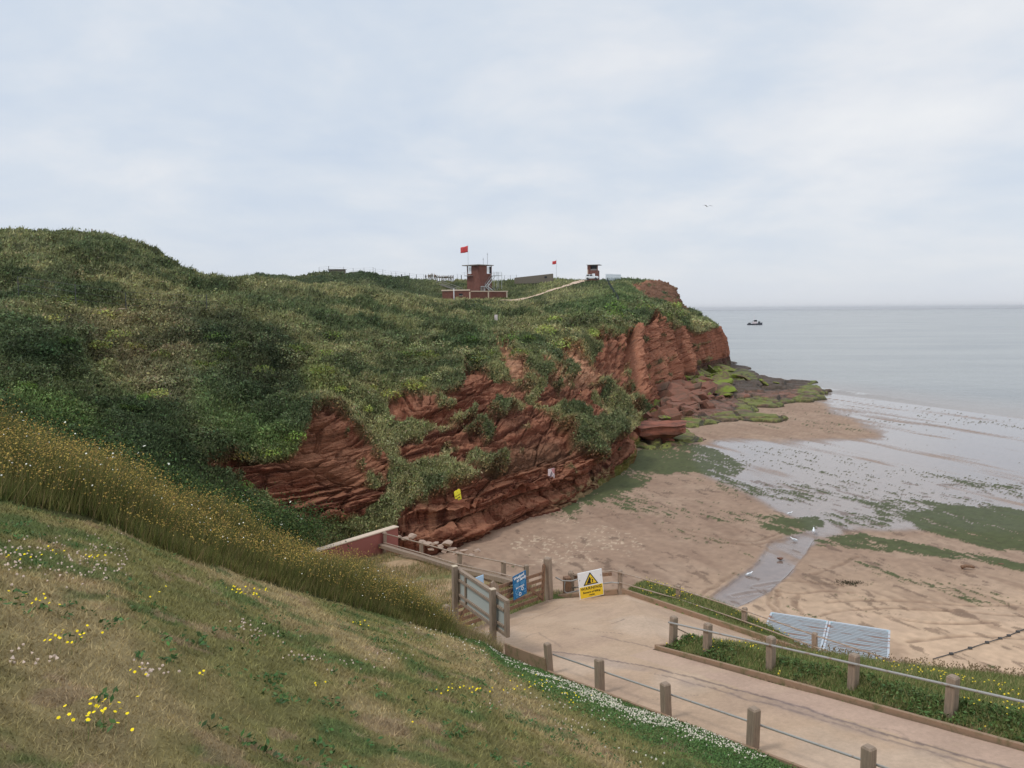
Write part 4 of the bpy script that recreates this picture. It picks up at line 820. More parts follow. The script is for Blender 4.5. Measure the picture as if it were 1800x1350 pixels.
# brambles in the gully under the cliff
pts = []; 
def gully(px, py, Y): return P(px, py, Y)
bush = []
for k in range(420):
    f = rng.random(); fx = -40+f*590+rng.normal()*16; base = np.interp(fx, [-50,0,150,300,430,560,640,700], [800,785,800,876,908,935,950,965]); bush.append(P(fx, base+rng.normal()*10, np.interp(fx, [0, 300, 500, 700], [26, 33, 40, 46])+rng.normal()*1.2))
bush = np.array(bush); n = len(bush)*110; pp = np.repeat(bush, 110, 0)+rng.normal(size=(n, 3))*np.array((.7, .7, .42))
V, F, cl = leaves(pp, np.tile(np.array((0, -.5, .8)), (n, 1)), np.full(n, .11), np.where(rng.random((n, 1)) < .4, np.array((.065, .10, .030)), np.array((.032, .052, .018))), 1, .4)
wh = pp[rng.random(n) < .0018]+np.array((0, -.3, .35)); V2, F2, c2 = heads(wh, .09+.05*rng.random(len(wh)), np.tile(np.array((.62, .62, .52)), (len(wh), 1)), z=.15)
tag(npmesh('brambles', V, F, m_leaf, cl), 'dark brambles and nettles filling the gully under the cliff', 'brambles', kind='stuff')
tag(npmesh('hogweed_flowers', V2, F2, m_flow, c2), 'white hogweed flower heads above the gully brambles', 'flowers', kind='stuff')
# ------------------------------------------------------------------ object materials
m_wood = mat('weathered_timber', (.26, .195, .145), .85, var=.35, vscale=6, bump=.6, bscale=16, stretch=(7, 7, .8), col2=(.17, .13, .10), c2=(.45, .7), bdist=.01)
m_wood2 = mat('brown_timber', (.20, .115, .07), .85, var=.35, vscale=6, bump=.5, bscale=14, stretch=(6, 6, 1.2), col2=(.11, .07, .05), bdist=.01)
m_top = mat('pale_end_grain', (.46, .38, .28), .9, var=.3, vscale=20)
m_rail = mat('galvanised_rail', (.30, .29, .27), .5, var=.25, vscale=9, metal=.35, col2=(.24, .15, .10), c2=(.55, .7))
m_rust = mat('rusty_rail', (.30, .225, .17), .7, var=.3, vscale=9, metal=.2, col2=(.34, .28, .23), c2=(.5, .6))
m_kerb = mat('kerb_timber', (.25, .165, .11), .9, var=.35, vscale=5, bump=.4, bscale=12, col2=(.14, .12, .06), c2=(.5, .65))
m_white = mat('white_paint', (.70, .71, .72), .6, var=.06, vscale=6)
m_yell = mat('yellow_paint', (.72, .50, .03), .6, var=.06, vscale=6)
m_yell2 = mat('bright_yellow_paint', (.80, .70, .05), .6, var=.06)
m_blk = mat('black_print', (.02, .02, .02), .6, var=.05)
m_blue = mat('blue_sign', (.012, .115, .26), .5, var=.08)
m_lblue = mat('pale_blue_print', (.12, .30, .48), .6)
m_sky = mat('light_blue_board', (.42, .58, .74), .6)
m_grey = mat('grey_board', (.34, .36, .335), .7, var=.1, vscale=3)
m_brick = bpy.data.materials.new('red_brick'); m_brick.use_nodes = True; t = m_brick.node_tree; b = t.nodes['Principled BSDF']; b.inputs['Roughness'].default_value = .9
tcn = t.nodes.new('ShaderNodeTexCoord'); sp_ = t.nodes.new('ShaderNodeSeparateXYZ'); t.links.new(tcn.outputs['Object'], sp_.inputs[0]); cb = t.nodes.new('ShaderNodeCombineXYZ')
t.links.new(mth('ADD', sp_.outputs[0], sp_.outputs[1], t=t), cb.inputs[0]); t.links.new(sp_.outputs[2], cb.inputs[1])
br = t.nodes.new('ShaderNodeTexBrick'); t.links.new(cb.outputs[0], br.inputs[0]); br.inputs['Scale'].default_value = 4.2; br.inputs['Color1'].default_value = (.22, .075, .05, 1); br.inputs['Color2'].default_value = (.15, .055, .04, 1); br.inputs['Mortar'].default_value = (.25, .17, .14, 1); br.inputs['Mortar Size'].default_value = .012
vm = t.nodes.new('ShaderNodeVectorMath'); vm.operation = 'SCALE'; t.links.new(br.outputs[0], vm.inputs[0]); t.links.new(mth('ADD', noise(t, tcn.outputs['Object'], .9, 5, .6), .55, t=t), vm.inputs['Scale']); t.links.new(vm.outputs[0], b.inputs['Base Color'])
m_cap = mat('pale_concrete', (.50, .40, .31), .9, var=.2, vscale=4)
m_conc2 = mat('grey_concrete', (.24, .22, .20), .9, var=.25, vscale=2)
m_dark = mat('dark_glass', (.02, .022, .025), .25, var=.1)
m_steel = mat('pale_steel', (.45, .47, .47), .5, metal=.3, var=.1)
m_dsteel = mat('dark_steel', (.06, .06, .06), .6, var=.1)
m_flag = mat('red_flag_cloth', (.50, .06, .06), .8, var=.08)
m_render = mat('red_render', (.235, .085, .07), .9, var=.22, vscale=2.5, bump=.3, bscale=30, bdist=.01)
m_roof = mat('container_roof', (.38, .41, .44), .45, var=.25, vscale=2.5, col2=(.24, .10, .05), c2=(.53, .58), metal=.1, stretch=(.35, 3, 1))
m_roofd = mat('container_roof_groove', (.20, .215, .225), .7, var=.25, vscale=2.5, col2=(.20, .10, .06), c2=(.58, .66), stretch=(.35, 3, 1))  # darker tone for the grooves between the roof ribs
m_teal = mat('container_teal', (.12, .42, .45), .6, var=.25, vscale=3, col2=(.20, .10, .06), c2=(.58, .66))
m_rock = mat('boulder_mat', (.185, .085, .058), .9, var=.35, vscale=1.6, bump=.8, bscale=3, col2=(.10, .065, .045), c2=(.45, .6), bdist=.1)
m_rockg = mat('boulder_green_mat', (.11, .07, .05), .9, var=.35, vscale=1.6, bump=.8, bscale=3, col2=(.15, .19, .03), c2=(.42, .55), bdist=.1)
m_prock = mat('pale_rock_mat', (.34, .25, .195), .9, var=.3, vscale=3, bump=.7, bscale=6, bdist=.04)

def text(parent, s, size, loc, rot, m, name='lettering', align='CENTER', ext=.002, font_space=1.):
    cu = bpy.data.curves.new(name, 'FONT'); cu.body = s; cu.size = size; cu.extrude = ext; cu.align_x = align; cu.align_y = 'CENTER'; cu.space_character = font_space; cu.offset = size*.02
    tmp = bpy.data.objects.new(name, cu); COL.objects.link(tmp); dg = bpy.context.evaluated_depsgraph_get(); me = bpy.data.meshes.new_from_object(tmp.evaluated_get(dg)); bpy.data.objects.remove(tmp)
    me.materials.clear(); me.materials.append(m); o = bpy.data.objects.new(name, me); COL.objects.link(o); o.parent = parent; o.location = loc; o.rotation_euler = rot; return o

# ------------------------------------------------------------------ railings along the ramp
def railing(label, pts, group, H=.8, w=.17, rails=(.86,), side=(0, 0), rm=None, ends=(0, 0), r=.024, ang=None, name='railing'):
    """pts: base points of the posts"""
    base = Vector(pts[0]); rt_ = thing(name, base, label, 'railing', group)
    for k, p_ in enumerate(pts):
        p_ = Vector(p_); d = Vector(pts[min(k+1, len(pts)-1)])-Vector(pts[max(k-1, 0)]); a_ = math.atan2(d.y, d.x) if ang is None else ang
        b_ = MB().post((0, 0, -.35), w*(1+.06*rng.normal()), H*(1+.02*rng.normal())+.35, .22, a_+.05*rng.normal()); o = b_.build('post', [m_wood], rt_); o.location = p_-base
        o.rotation_euler = (.025*rng.normal(), .025*rng.normal(), 0)
    for h_ in rails:
        q = [Vector(p_)-base+Vector((side[0], side[1], H*h_)) for p_ in pts]
        if ends[0]: q.insert(0, q[0]+(q[0]-q[1])*ends[0])
        if ends[1]: q.append(q[-1]+(q[-1]-q[-2])*ends[1])
        MB().tube(q, r, 8).build('rail', rm or m_rail, rt_, smooth=True)
    return rt_
def pk(q, p, dz=0): x, y = XY(q, p); return (x, y, zk(p)+dz)
A30 = R(120)
railing('timber post railing with a single metal rail along the grassy near side of the ramp', [pk(KQ+.08, p_) for p_ in (2.8, 5.1, 7.4, 9.73, 12.05, 14.35, 16.5)], 'post and rail fences beside the ramp', rails=(.62,), side=(.09, .05), r=.022, w=.17, ang=A30)
isl_z = lambda q, p: zk(p)+.42*float(ss(0, .9, q-IQ))-.2*(q-IQ)
railing('timber post railing with one pipe rail along the grass island in the middle', [(*XY(14.25, p_), zk(p_)+.02) for p_ in (1.9, 4.0, 6.15, 8.3, 10.4, 12.6, 14.7, 16.0)], 'post and rail fences beside the ramp', H=.84, rails=(.80,), side=(-.09, -.06), w=.18, r=.027, ang=A30, ends=(0, .05))
f_pts = [tuple(on_plane(a_, b_, Lp)) for a_, b_ in [(1090, 1041), (1192, 1070), (1308, 1110), (1432, 1156)]]
for k in (1, 2): x_, y_ = F4+FD*2.5*k; f_pts.append((x_, y_, float(Lp(x_, y_))))
railing('two rail timber post fence on the seaward edge above the container', f_pts, 'post and rail fences beside the ramp', H=.84, rails=(.93, .48), rm=m_rust, side=(-.04, -.09), w=.15)
s1_, s2_ = P(1187, 1103, 21.0), P(1223, 1119, 22.2)
sr = thing('railing', (s2_[0], s2_[1], s2_[2]-.75), 'short stub post with a thin rail descending behind the end of the grass island', 'railing', 'post and rail fences beside the ramp')
MB().post((0, 0, -.3), .15, 1.1, .22, A30).build('post', m_wood, sr); b0 = Vector(sr.location)
MB().tube([Vector(s1_)-b0, Vector(s2_)+Vector((.05, -.05, -.03))-b0, Vector(P(1300, 1153, 23.8))-b0, Vector(P(1360, 1178, 25))-b0], .02, 6).build('rail', m_rust, sr, True)
bp_ = [tuple(P(a_, b_, Y_2)) for a_, b_, Y_2 in [(676, 961, 45.), (741, 980, 41.), (807, 1001, 37.2), (885, 1019, 33.8), (925, 1030, 31.8)]]
railing('long two rail railing on the beach side of the path beyond the gate', bp_, 'post and rail fences beside the ramp', H=.86, rails=(.95, .32), rm=m_rust, side=(-.08, -.05), w=.17, r=.036)

# kerb boards
gz0, gz1 = zk(22.3)+.05, zk(QP(*GR)[1])+.05
def kerb(pts, w, h, label, dz=0, m=m_kerb):
    mb = MB()
    for a_, b_ in zip(pts[:-1], pts[1:]): mb.bar(Vector(a_)+Vector((0, 0, dz)), Vector(b_)+Vector((0, 0, dz)), w, h)
    o = mb.build('kerb', m, bevel=.006); tag(o, label, 'kerb', 'timber kerb boards'); return o
kerb([pk(KQ-.03, -6, .06), pk(KQ-.03, 16.4, .06)], .06, .16, 'low timber kerb board between the clover bank and the ramp')
kerb([pk(KQ-.02, 16.5, .22), pk(KQ-.02, 18.6, .24)], .06, .42, 'deeper grey timber edging board by the rear of the noticeboard')
kerb([pk(IQ+.03, 16.1, .04), pk(IQ+.05, 12.3, .05), pk(IQ+.03, 7, .03), pk(IQ, -6, .0)], .08, .14, 'timber kerb along the front of the grass island')
tipx = XY(IQ, 16.15)
kerb([(tipx[0], tipx[1], zk(16.1)+.02), (4.42, 21.02, float(Lp(4.42, 21.02))+.05), (5.2, 21.45, float(Lp(5.2, 21.45))+.05), (8, 21.7, float(Lp(8, 21.7))+.05), (13, 22, float(Lp(13, 22))+.05)], .09, .2, 'timber kerb around the back of the grass island')
kerb([tuple(F1+FD*t_)+(float(Lp(*(F1+FD*t_)))+.06,) for t_ in (0, 4, 8, 10.9)], .1, .24, 'timber kerb under the seaward railing')
kerb([(GR[0]+.35, GR[1]+.12, gz1-.02), (F1[0]-.1, F1[1]-.05, f_pts[0][2]+.05)], .12, .2, 'timber kerb below the warning sign')
kerb([tuple(Vector(bp_[0])+Vector((-.7, .5, .05)))]+[tuple(Vector(p_)+Vector((-.16, -.14, .10))) for p_ in bp_], .30, .2, 'weathered kerb beam under the beach path railing', m=m_wood)
# curved block edge left of the gate
q_ = [P(712, 1012, 31.5), P(735, 1030, 29.5), P(758, 1047, 27.5), P(775, 1066, 26.), P(783, 1085, 25)]
ke = MB(); q_ = [Vector((p_[0], p_[1], float(bank_top(p_[0], p_[1]))+.02)) for p_ in q_]
for a_, b_ in zip(q_[:-1], q_[1:]): ke.bar(a_, b_, .32, .3)
tag(ke.build('kerb', mat('pink_block', (.46, .32, .26), .9, var=.3, vscale=6, bump=.4), bevel=.03), 'pinkish block kerb curving up to the left gate post', 'kerb', 'timber kerb boards')

# ------------------------------------------------------------------ field gates
gd = np.array((*(GR-GL), 0.)) 
gateang = math.atan2(gd[1], gd[0])
def field_gate(a_, b_, label, H=1.12, sign=False, heel='right'):
    a_, b_ = Vector(a_), Vector(b_); L = (b_-a_).length; g_ = thing('field_gate', a_, label, 'gate', 'timber field gates'); g_.rotation_euler = (0, -math.atan2(b_.z-a_.z, (b_-a_).xy.length), math.atan2(b_.y-a_.y, b_.x-a_.x))
    for z_ in (.14, .36, .58, .80, 1.04): MB().box((L/2, 0, z_), (L, .05, .115)).build('bar', m_wood2, g_, bevel=.004)
    for x_, hh_ in ((.05, 1.2 if heel == 'right' else 1.32), (L-.05, 1.32 if heel == 'right' else 1.2)):
        MB().box((x_, 0, hh_/2), (.1, .08, hh_)).box((x_, 0, hh_+.03), (.1, .08, .06), taper=.45).build('stile', m_wood2, g_)
    for x1, z1, x2, z2 in ((.1, .12, L*.5, 1.02), (L-.1, .12, L*.5, 1.02)): MB().bar((x1, -.045, z1), (x2, -.045, z2), .04, .10).build('brace', m_wood2, g_)
    return g_
gl3, gr3 = Vector((GL[0]+.14, GL[1]+.18, gz0)), Vector((GR[0]-.25, GR[1]-.27, gz1)); mid = gl3.lerp(gr3, .36)
g1 = field_gate(gl3, mid-(gr3-gl3).normalized()*.03, 'left leaf of the field gate partly hidden behind the noticeboard', heel='left')
g2 = field_gate(mid+(gr3-gl3).normalized()*.03, gr3, 'wide field gate leaf carrying the blue sign', heel='right')
hp = MB().prism([(-.02, .75), (.26, .72), (.30, .95), (.24, 1.14), (.16, 1.24), (.08, 1.28), (-.02, 1.36), (-.12, 1.30), (-.1, 1.0)], -.03, .03, T=Matrix.Rotation(R(90), 4, 'X')); h_ = hp.build('heel_board', m_wood, g2); h_.location = (.1, -.09, 0)
gp_ = MB().post((0, 0, -.3), .24, 1.85, .2, gateang).build('gate_post', m_wood); gp_.location = (GR[0]-.02, GR[1]-.03, gz1); gp_.rotation_euler = (.02, -.035, 0); tag(gp_, 'thick weathered gate post standing right of the blue sign', 'post', 'gate posts')
gp2 = MB().post((0, 0, -.3), .20, 1.32, .3, gateang).build('gate_post', m_wood); gp2.location = (GL[0], GL[1], gz0); tag(gp2, 'short grey gate post at the left end of the field gates', 'post', 'gate posts')
gp3 = thing('stub_post', (GR[0]+.68, GR[1]+.3, gz1-.1), 'pair of short old posts with a bent rail, right of the thick gate post', 'post')
MB().post((0, 0, -.2), .26, 1.0, .12, .3).build('post', m_wood2, gp3); MB().post((.16, .14, -.2), .2, 1.18, .45, .2).build('post', m_wood, gp3)
MB().tube([(-.45, -.2, .85), (-.2, -.22, .72), (.15, -.2, .70), (.9, .1, .82)], .026, 8).tube([(-.1, -.2, .68), (-.12, -.22, .3), (.0, -.22, .24), (.9, .08, .34)], .026, 8).build('bent_rail', m_rail, gp3, True)

# rail fence behind the warning sign, from the stub posts to the corner post
a_, b_ = Vector((GR[0]+1.0, GR[1]+.5, gz1-.12)), Vector(f_pts[0]); sf = thing('railing', a_, 'low fence with two pipe rails behind the warning sign', 'railing', 'post and rail fences beside the ramp')
MB().tube([Vector((-.2, -.1, .84)), (b_-a_)*.82+Vector((0, 0, .84)), (b_-a_)+Vector((-.05, -.1, .78))], .025, 8).build('rail', m_rust, sf, True)
MB().tube([Vector((-.2, -.1, .34)), (b_-a_)*.82+Vector((0, 0, .40)), (b_-a_)+Vector((-.05, -.1, .38))], .025, 8).build('rail', m_rail, sf, True)
MB().bar(Vector((-.2, .12, .66)), (b_-a_)+Vector((-.3, .1, .66)), .04, .12).build('board', m_wood2, sf)

# ------------------------------------------------------------------ signs by the gate
def axes(L_, R_):     # sign frame: local X along the panel, Z up
    d = Vector(R_)-Vector(L_); return math.atan2(d.y, d.x)
_dd = (F1-GR)/np.linalg.norm(F1-GR)
def on_line(px): r_ = ray(px, 1055); k_ = r_[0]/r_[1]; t_ = (k_*GR[1]-GR[0])/(_dd[0]-k_*_dd[1]); return GR[1]+t_*_dd[1]-.25
yl_ = on_line(1019)-.1; sl_, sr_ = Vector(P(1019, 1057, yl_)), Vector(P(1061, 1050, yl_+.27)); sl_.z += .15; sr_.z = sl_.z; sl_.y -= .12; sr_.y -= .12; Wd = (sr_-sl_).xy.length; sb = sl_.lerp(sr_, .5); ang = axes(sl_, sr_)
ws = thing('warning_sign', sb, 'white and yellow warning sign with a black triangle about falling rocks, beside the gate', 'sign'); ws.rotation_euler = (0, -math.atan2(sr_.z-sl_.z+.13, Wd)*.75, ang)
Hs = 1.0
MB().box((0, 0, Hs/2), (Wd, .03, Hs)).build('panel', m_white, ws, bevel=.004)
MB().box((0, -.019, .235), (Wd*.95, .006, .42)).build('yellow_panel', m_yell, ws)
MB().prism([(-.29, 0), (.29, 0), (0, .47)], 0, .006, T=Matrix.Translation((0, -.016, .495)) @ Matrix.Rotation(R(90), 4, 'X')).build('triangle_border', m_blk, ws)
MB().prism([(-.225, .04), (.225, .04), (0, .40)], 0, .006, T=Matrix.Translation((0, -.023, .495)) @ Matrix.Rotation(R(90), 4, 'X')).build('triangle_field', m_yell, ws)
MB().prism([(-.17, .055), (.01, .055), (-.01, .14), (.015, .2), (-.01, .27), (-.035, .31)], 0, .005, T=Matrix.Translation((0, -.030, .495)) @ Matrix.Rotation(R(90), 4, 'X')).prism([(.05, .07), (.085, .07), (.08, .14), (.10, .17), (.07, .21), (.04, .17), (.055, .14)], 0, .005, T=Matrix.Translation((0, -.030, .495)) @ Matrix.Rotation(R(90), 4, 'X')).prism([(.03, .24), (.06, .235), (.05, .27)], 0, .005, T=Matrix.Translation((0, -.030, .495)) @ Matrix.Rotation(R(90), 4, 'X')).build('falling_rocks_symbol', m_blk, ws)
text(ws, 'WARNING', .155, (0, -.024, .365), (R(90), 0, 0), m_blk, font_space=1.15)
text(ws, 'Beware of falling', .102, (0, -.024, .225), (R(90), 0, 0), m_blk)
text(ws, 'rocks', .095, (0, -.024, .115), (R(90), 0, 0), m_blk)
for x_, z_ in ((-Wd*.44, .72), (Wd*.44, .77)): MB().tube([(x_, -.014, z_), (x_, -.03, z_)], .014, 8).build('bolt', m_dsteel, ws)
# blue sign on the gate
u0 = (gr3-gl3).normalized(); bc = Vector(P(911, 1048, 27.25)); bs = thing('information_sign', bc, 'dark blue information sign with white lettering fixed to the field gate', 'sign'); bs.rotation_euler = (0, -math.atan2(u0.z, u0.xy.length)*0-.06, gateang)
bs.location = bc+Vector((.03, -.03, 0)); w_, h_ = .74, .86
MB().box((0, -.05, h_/2), (w_, .02, h_)).build('panel', m_blue, bs, bevel=.003)
text(bs, 'Weekend', .15, (-.04, -.066, .765), (R(90), R(-3), 0), m_white); text(bs, 'at Sandy', .155, (.09, -.066, .65), (R(90), R(-3), 0), m_white)
for x_ in (-.18, .17):
    for k in range(4): MB().box((x_, -.062, .54-k*.035), (.26-.05*(k == 3), .004, .012)).build('small_print', m_lblue, bs)
text(bs, 'BAY WALKS', .085, (0, -.066, .375), (R(90), 0, 0), m_white)
for x_, z_, mm in ((-.23, .25, m_lblue), (-.06, .26, m_lblue), (.12, .27, m_white), (-.2, .11, m_lblue), (-.02, .12, m_white), (.26, .16, m_lblue)):
    mb = MB()
    pts_ = [(x_+.055*math.cos(a_), -.066, z_+.055*math.sin(a_)) for a_ in np.linspace(0, 2*math.pi, 13)]; mb.tube(pts_, .012, 5); mb.build('round_symbol', mm, bs)
lb = thing('small_sign', P(838, 1025, 27.), 'small pale blue board mostly hidden behind the noticeboard', 'sign'); lb.rotation_euler = (0, 0, gateang)
MB().box((0, 0, 0), (.72, .025, .42)).build('panel', m_sky, lb, bevel=.003); MB().box((.28, .03, -.5), (.05, .04, 1.2)).build('post', m_wood, lb)

# noticeboard seen from behind
nA, nB = Vector(P(893, 1056, 21.4)), Vector(P(806, 1016, 24.2)); nB.z = nA.z
nd = nB-nA; L = nd.xy.length; nb = thing('noticeboard', (nA.x, nA.y, nA.z-1.06), 'back of a large grey timber framed noticeboard on two posts', 'noticeboard'); nb.rotation_euler.z = math.atan2(nd.y, nd.x)
MB().box((L/2, 0, .53), (L-.16, .03, .9)).build('panel', m_grey, nb)
MB().box((L/2, 0, 1.02), (L, .12, .10)).build('top_rail', m_wood, nb, bevel=.006); MB().box((L/2, 0, .05), (L, .11, .10)).build('bottom_rail', m_wood, nb, bevel=.006)
for x_ in (.07, L-.07): MB().box((x_, 0, .53), (.14, .115, .86)).build('side_rail', m_wood, nb, bevel=.006)
for z_ in (.27, .74): MB().box((L/2, .05, z_), (L-.28, .05, .08)).build('batten', m_wood, nb, bevel=.004)
MB().box((L*.82, .045, .53), (.09, .04, .86)).build('batten', m_wood, nb, bevel=.004)
for x_, ht in ((.62, 1.22), (L-.06, 1.17)):
    p3 = nb.matrix_basis @ Vector((x_, .16, 0)) if False else None
    MB().box((x_, .155, (ht-1.4)/2+.0), (.16, .16, ht+1.4)).build('post', m_wood, nb, bevel=.012)
    MB().box((x_, .155, ht+.012), (.165, .165, .02)).build('post_cap', m_top, nb)

# ------------------------------------------------------------------ retaining wall by the cliff
w0, w1 = Vector(P(520, 968, 40.5)), Vector(P(696, 925, 46.2)); w0.z = w1.z-.15
wl = thing('retaining_wall', (w1.x, w1.y, w1.z-1.9), 'low red rendered retaining wall with a pale coping below the cliff', 'wall'); wl.rotation_euler.z = math.atan2((w0-w1).y, (w0-w1).x); LW = (w0-w1).xy.length+3
MB().box((LW/2, 0, .93), (LW, .34, 1.86)).build('wall_body', m_render, wl); MB().box((LW/2, 0, 1.895), (LW+.06, .44, .07)).build('coping', m_cap, wl, bevel=.01)

# ------------------------------------------------------------------ shipping containers
c0, c1 = Vector(P(1355, 1073, 35.6)), Vector(P(1566, 1112, 33.4)); c1.z = c0.z = (c0.z+c1.z)/2
ux = (c1-c0); Lc = ux.xy.length; ca = math.atan2(ux.y, ux.x); 
for k in range(2):
    o0 = c0+ux*(.0 if k == 0 else .5); cw = Lc/2-.02; dp_ = 5.2
    ct = thing('shipping_container', (o0.x, o0.y, o0.z-2.6), ['left shipping container with a pale ribbed roof beside the grass verge', 'right shipping container with a rust streaked ribbed roof and teal end wall'][k], 'container', 'two shipping containers side by side on the beach'); ct.rotation_euler.z = ca
    mb = MB(); n_ = 30
    for j in range(n_):
        y0_ = -.12-(dp_-.24)*j/n_; y1_ = -.12-(dp_-.24)*(j+1)/n_; ym = (y0_+y1_)/2
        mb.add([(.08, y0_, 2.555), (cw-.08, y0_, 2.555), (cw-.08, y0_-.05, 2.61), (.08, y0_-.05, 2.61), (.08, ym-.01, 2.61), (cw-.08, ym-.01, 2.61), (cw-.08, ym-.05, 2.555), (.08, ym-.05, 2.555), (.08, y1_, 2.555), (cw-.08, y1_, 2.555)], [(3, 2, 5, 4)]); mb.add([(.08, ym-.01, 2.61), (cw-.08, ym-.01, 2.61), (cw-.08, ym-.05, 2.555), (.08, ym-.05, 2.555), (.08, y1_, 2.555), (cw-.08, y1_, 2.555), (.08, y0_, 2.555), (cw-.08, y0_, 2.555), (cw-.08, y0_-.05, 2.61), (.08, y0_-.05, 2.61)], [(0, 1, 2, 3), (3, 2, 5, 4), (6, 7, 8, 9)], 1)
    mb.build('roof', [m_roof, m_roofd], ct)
    [MB().box((cw/2, y_, 2.57), (cw, .12, .12)).build('end_rail', m_roof, ct, bevel=.01) for y_ in (-.06, -dp_+.06)]
    [MB().box((x_, -dp_/2, 2.565), (.09, dp_-.25, .13)).build('side_rail', m_roof, ct, bevel=.01) for x_ in (.045, cw-.045)]
    for sx, sgx in ((.02, 1), (cw-.02, -1)):
        wv = MB(); nn_ = 22; vs_ = []
        for j in range(nn_*2+1): vs_ += [(sx+(.05 if j % 4 < 2 else 0)*sgx, -.1-(dp_-.2)*j/(nn_*2), z_) for z_ in (.1, 2.5)]
        wv.add(vs_, [(2*j, 2*j+2, 2*j+3, 2*j+1) for j in range(nn_*2)]); wv.build('side_wall', m_teal, ct)
    [MB().box((cw/2, y_, 1.3), (cw-.1, .04, 2.4)).build('end_wall', m_teal, ct) for y_ in (-.03, -dp_+.03)]
    for sx in (.07, cw-.07):
        for sy in (-.07, -dp_+.07): MB().box((sx, sy, 1.31), (.14, .14, 2.62)).build('corner_post', m_teal, ct, bevel=.01)
    MB().box((cw/2, -dp_/2, .06), (cw, dp_, .12)).build('floor_frame', m_dsteel, ct)
# ------------------------------------------------------------------ signs on the cliff
def cliff_sign(px, py, w, h, tilt, yaw, label, mats):
    hp_, n_ = hit(px, py, .35); n_ = n_ if n_.dot(hp_-Vector(CP)) < 0 else -n_
    ang = math.atan2(n_.y, n_.x)+math.pi/2 if yaw is None else yaw
    s_ = thing('cliff_sign', hp_, label, 'sign'); s_.rotation_euler = (0, tilt, ang)
    return s_
s_ = cliff_sign(805, 873, 1, 1, R(-12), R(52), 'narrow bright yellow sign fixed low on the red cliff face', None)
MB().prism([(-.3, -.42), (-.22, -.5), (.22, -.5), (.3, -.42), (.3, .42), (.22, .5), (-.22, .5), (-.3, .42)], -.02, .02, T=Matrix.Rotation(R(90), 4, 'X')).build('panel', m_yell2, s_)
for k, tx in enumerate(('!', 'DO NOT', 'CLIMB', 'CLIFF')): text(s_, tx, .13, (0, -.03, .3-.2*k), (R(90), 0, 0), m_blk)
MB().box((.31, .05, 0), (.05, .06, .9)).build('batten', m_wood2, s_)
s_.scale = (1.05, 1, 1.0)
s_ = cliff_sign(969, 836, 1, 1, 0, R(48), 'faded white and pink warning sign with a triangle on the cliff face', None)
m_pink = mat('faded_pink', (.42, .19, .19), .7, var=.15); m_fwhite = mat('faded_white', (.56, .48, .48), .7, var=.15); m_fgrey = mat('faded_grey', (.17, .13, .15), .7)
MB().box((0, 0, 0), (.82, .04, 1.15)).build('panel', m_fwhite, s_); MB().prism([(-.05, .57), (.41, .57), (.41, .1), (.2, .2)], 0, .008, T=Matrix.Translation((0, -.021, 0)) @ Matrix.Rotation(R(90), 4, 'X')).build('red_corner', m_pink, s_)
MB().prism([(-.3, -.12), (.3, -.12), (0, .36)], 0, .01, T=Matrix.Translation((0, -.03, 0)) @ Matrix.Rotation(R(90), 4, 'X')).build('triangle', m_fgrey, s_)
MB().prism([(.0, -.08), (.2, -.08), (.03, .2)], 0, .01, T=Matrix.Translation((0, -.042, 0)) @ Matrix.Rotation(R(90), 4, 'X')).build('triangle_field', m_fwhite, s_)
MB().box((0, -.03, -.33), (.66, .01, .2)).build('text_panel', m_pink, s_); s_.scale = (.95, 1, 1)

# ------------------------------------------------------------------ buildings on the headland
def lookat(o, px): pass
bY = 250.
tb = Vector(P(843, 514, 256)); px_m = 256/1400
tw = thing('watch_tower', (tb.x, tb.y, tb.z-1.5), 'tall red brick watch tower with a flat roof and outside metal stairs', 'tower'); tw.rotation_euler.z = R(45)-math.atan2(tb.x, tb.y)
H_ = 10.1; a_ = 5.7        # local: corner nearest the camera at (0,0); walls run along +x (right face) and +y (left face)
body = MB(); body.box((a_/2, a_/2, (H_-2.6)/2), (a_, a_, H_-2.6)).build('wall', m_brick, tw)
for (cx_, cy_, dx_, dy_) in ((a_*.30, .15, a_*.6, .3), (.15, a_*.36, .3, a_*.56)): MB().box((cx_, cy_, H_-1.3), (dx_, dy_, 2.6)).build('upper_wall', m_brick, tw)
MB().box((a_-.25, a_-.25, H_-1.3), (.5, .5, 2.6)).build('corner_pier', m_brick, tw)
MB().box((a_-.12, .12, H_-1.3), (.24, .24, 2.6)).build('corner_pier', m_brick, tw); MB().box((.12, a_-.12, H_-1.3), (.24, .24, 2.6)).build('corner_pier', m_brick, tw)
MB().box((a_/2, a_/2, H_-2.55), (a_-.4, a_-.4, .1)).build('upper_floor', m_conc2, tw)
MB().box((a_*.73, .2, H_-1.3), (a_*.2, .06, 1.7)).build('window_pane', m_white, tw); MB().box((a_*.9, .2, H_-1.35), (a_*.14, .06, 2.2)).build('window_pane', m_dark, tw)
MB().box((.2, a_*.78, H_-1.35), (.06, a_*.2, 1.8)).build('window_pane', m_white, tw)
MB().box((a_*.5-.4, a_*.55, H_+.14), (a_+1.4, a_+1.9, .28)).build('roof', m_conc2, tw, bevel=.05)
MB().box((-.55, a_*.78, H_-3.2), (1.1, a_*.5, .18)).build('balcony', m_conc2, tw)
rl = MB()
for y_ in (a_*.55, a_*.78, a_*1.02): rl.tube([(-1.05, y_, H_-3.1), (-1.05, y_, H_-2.1)], .035, 5)
rl.tube([(-1.05, a_*.55, H_-2.1), (-1.05, a_*1.25, H_-2.1)], .035, 5).tube([(-1.05, a_*.55, H_-2.6), (-1.05, a_*1.25, H_-2.6)], .03, 5); rl.build('balcony_rail', m_steel, tw)
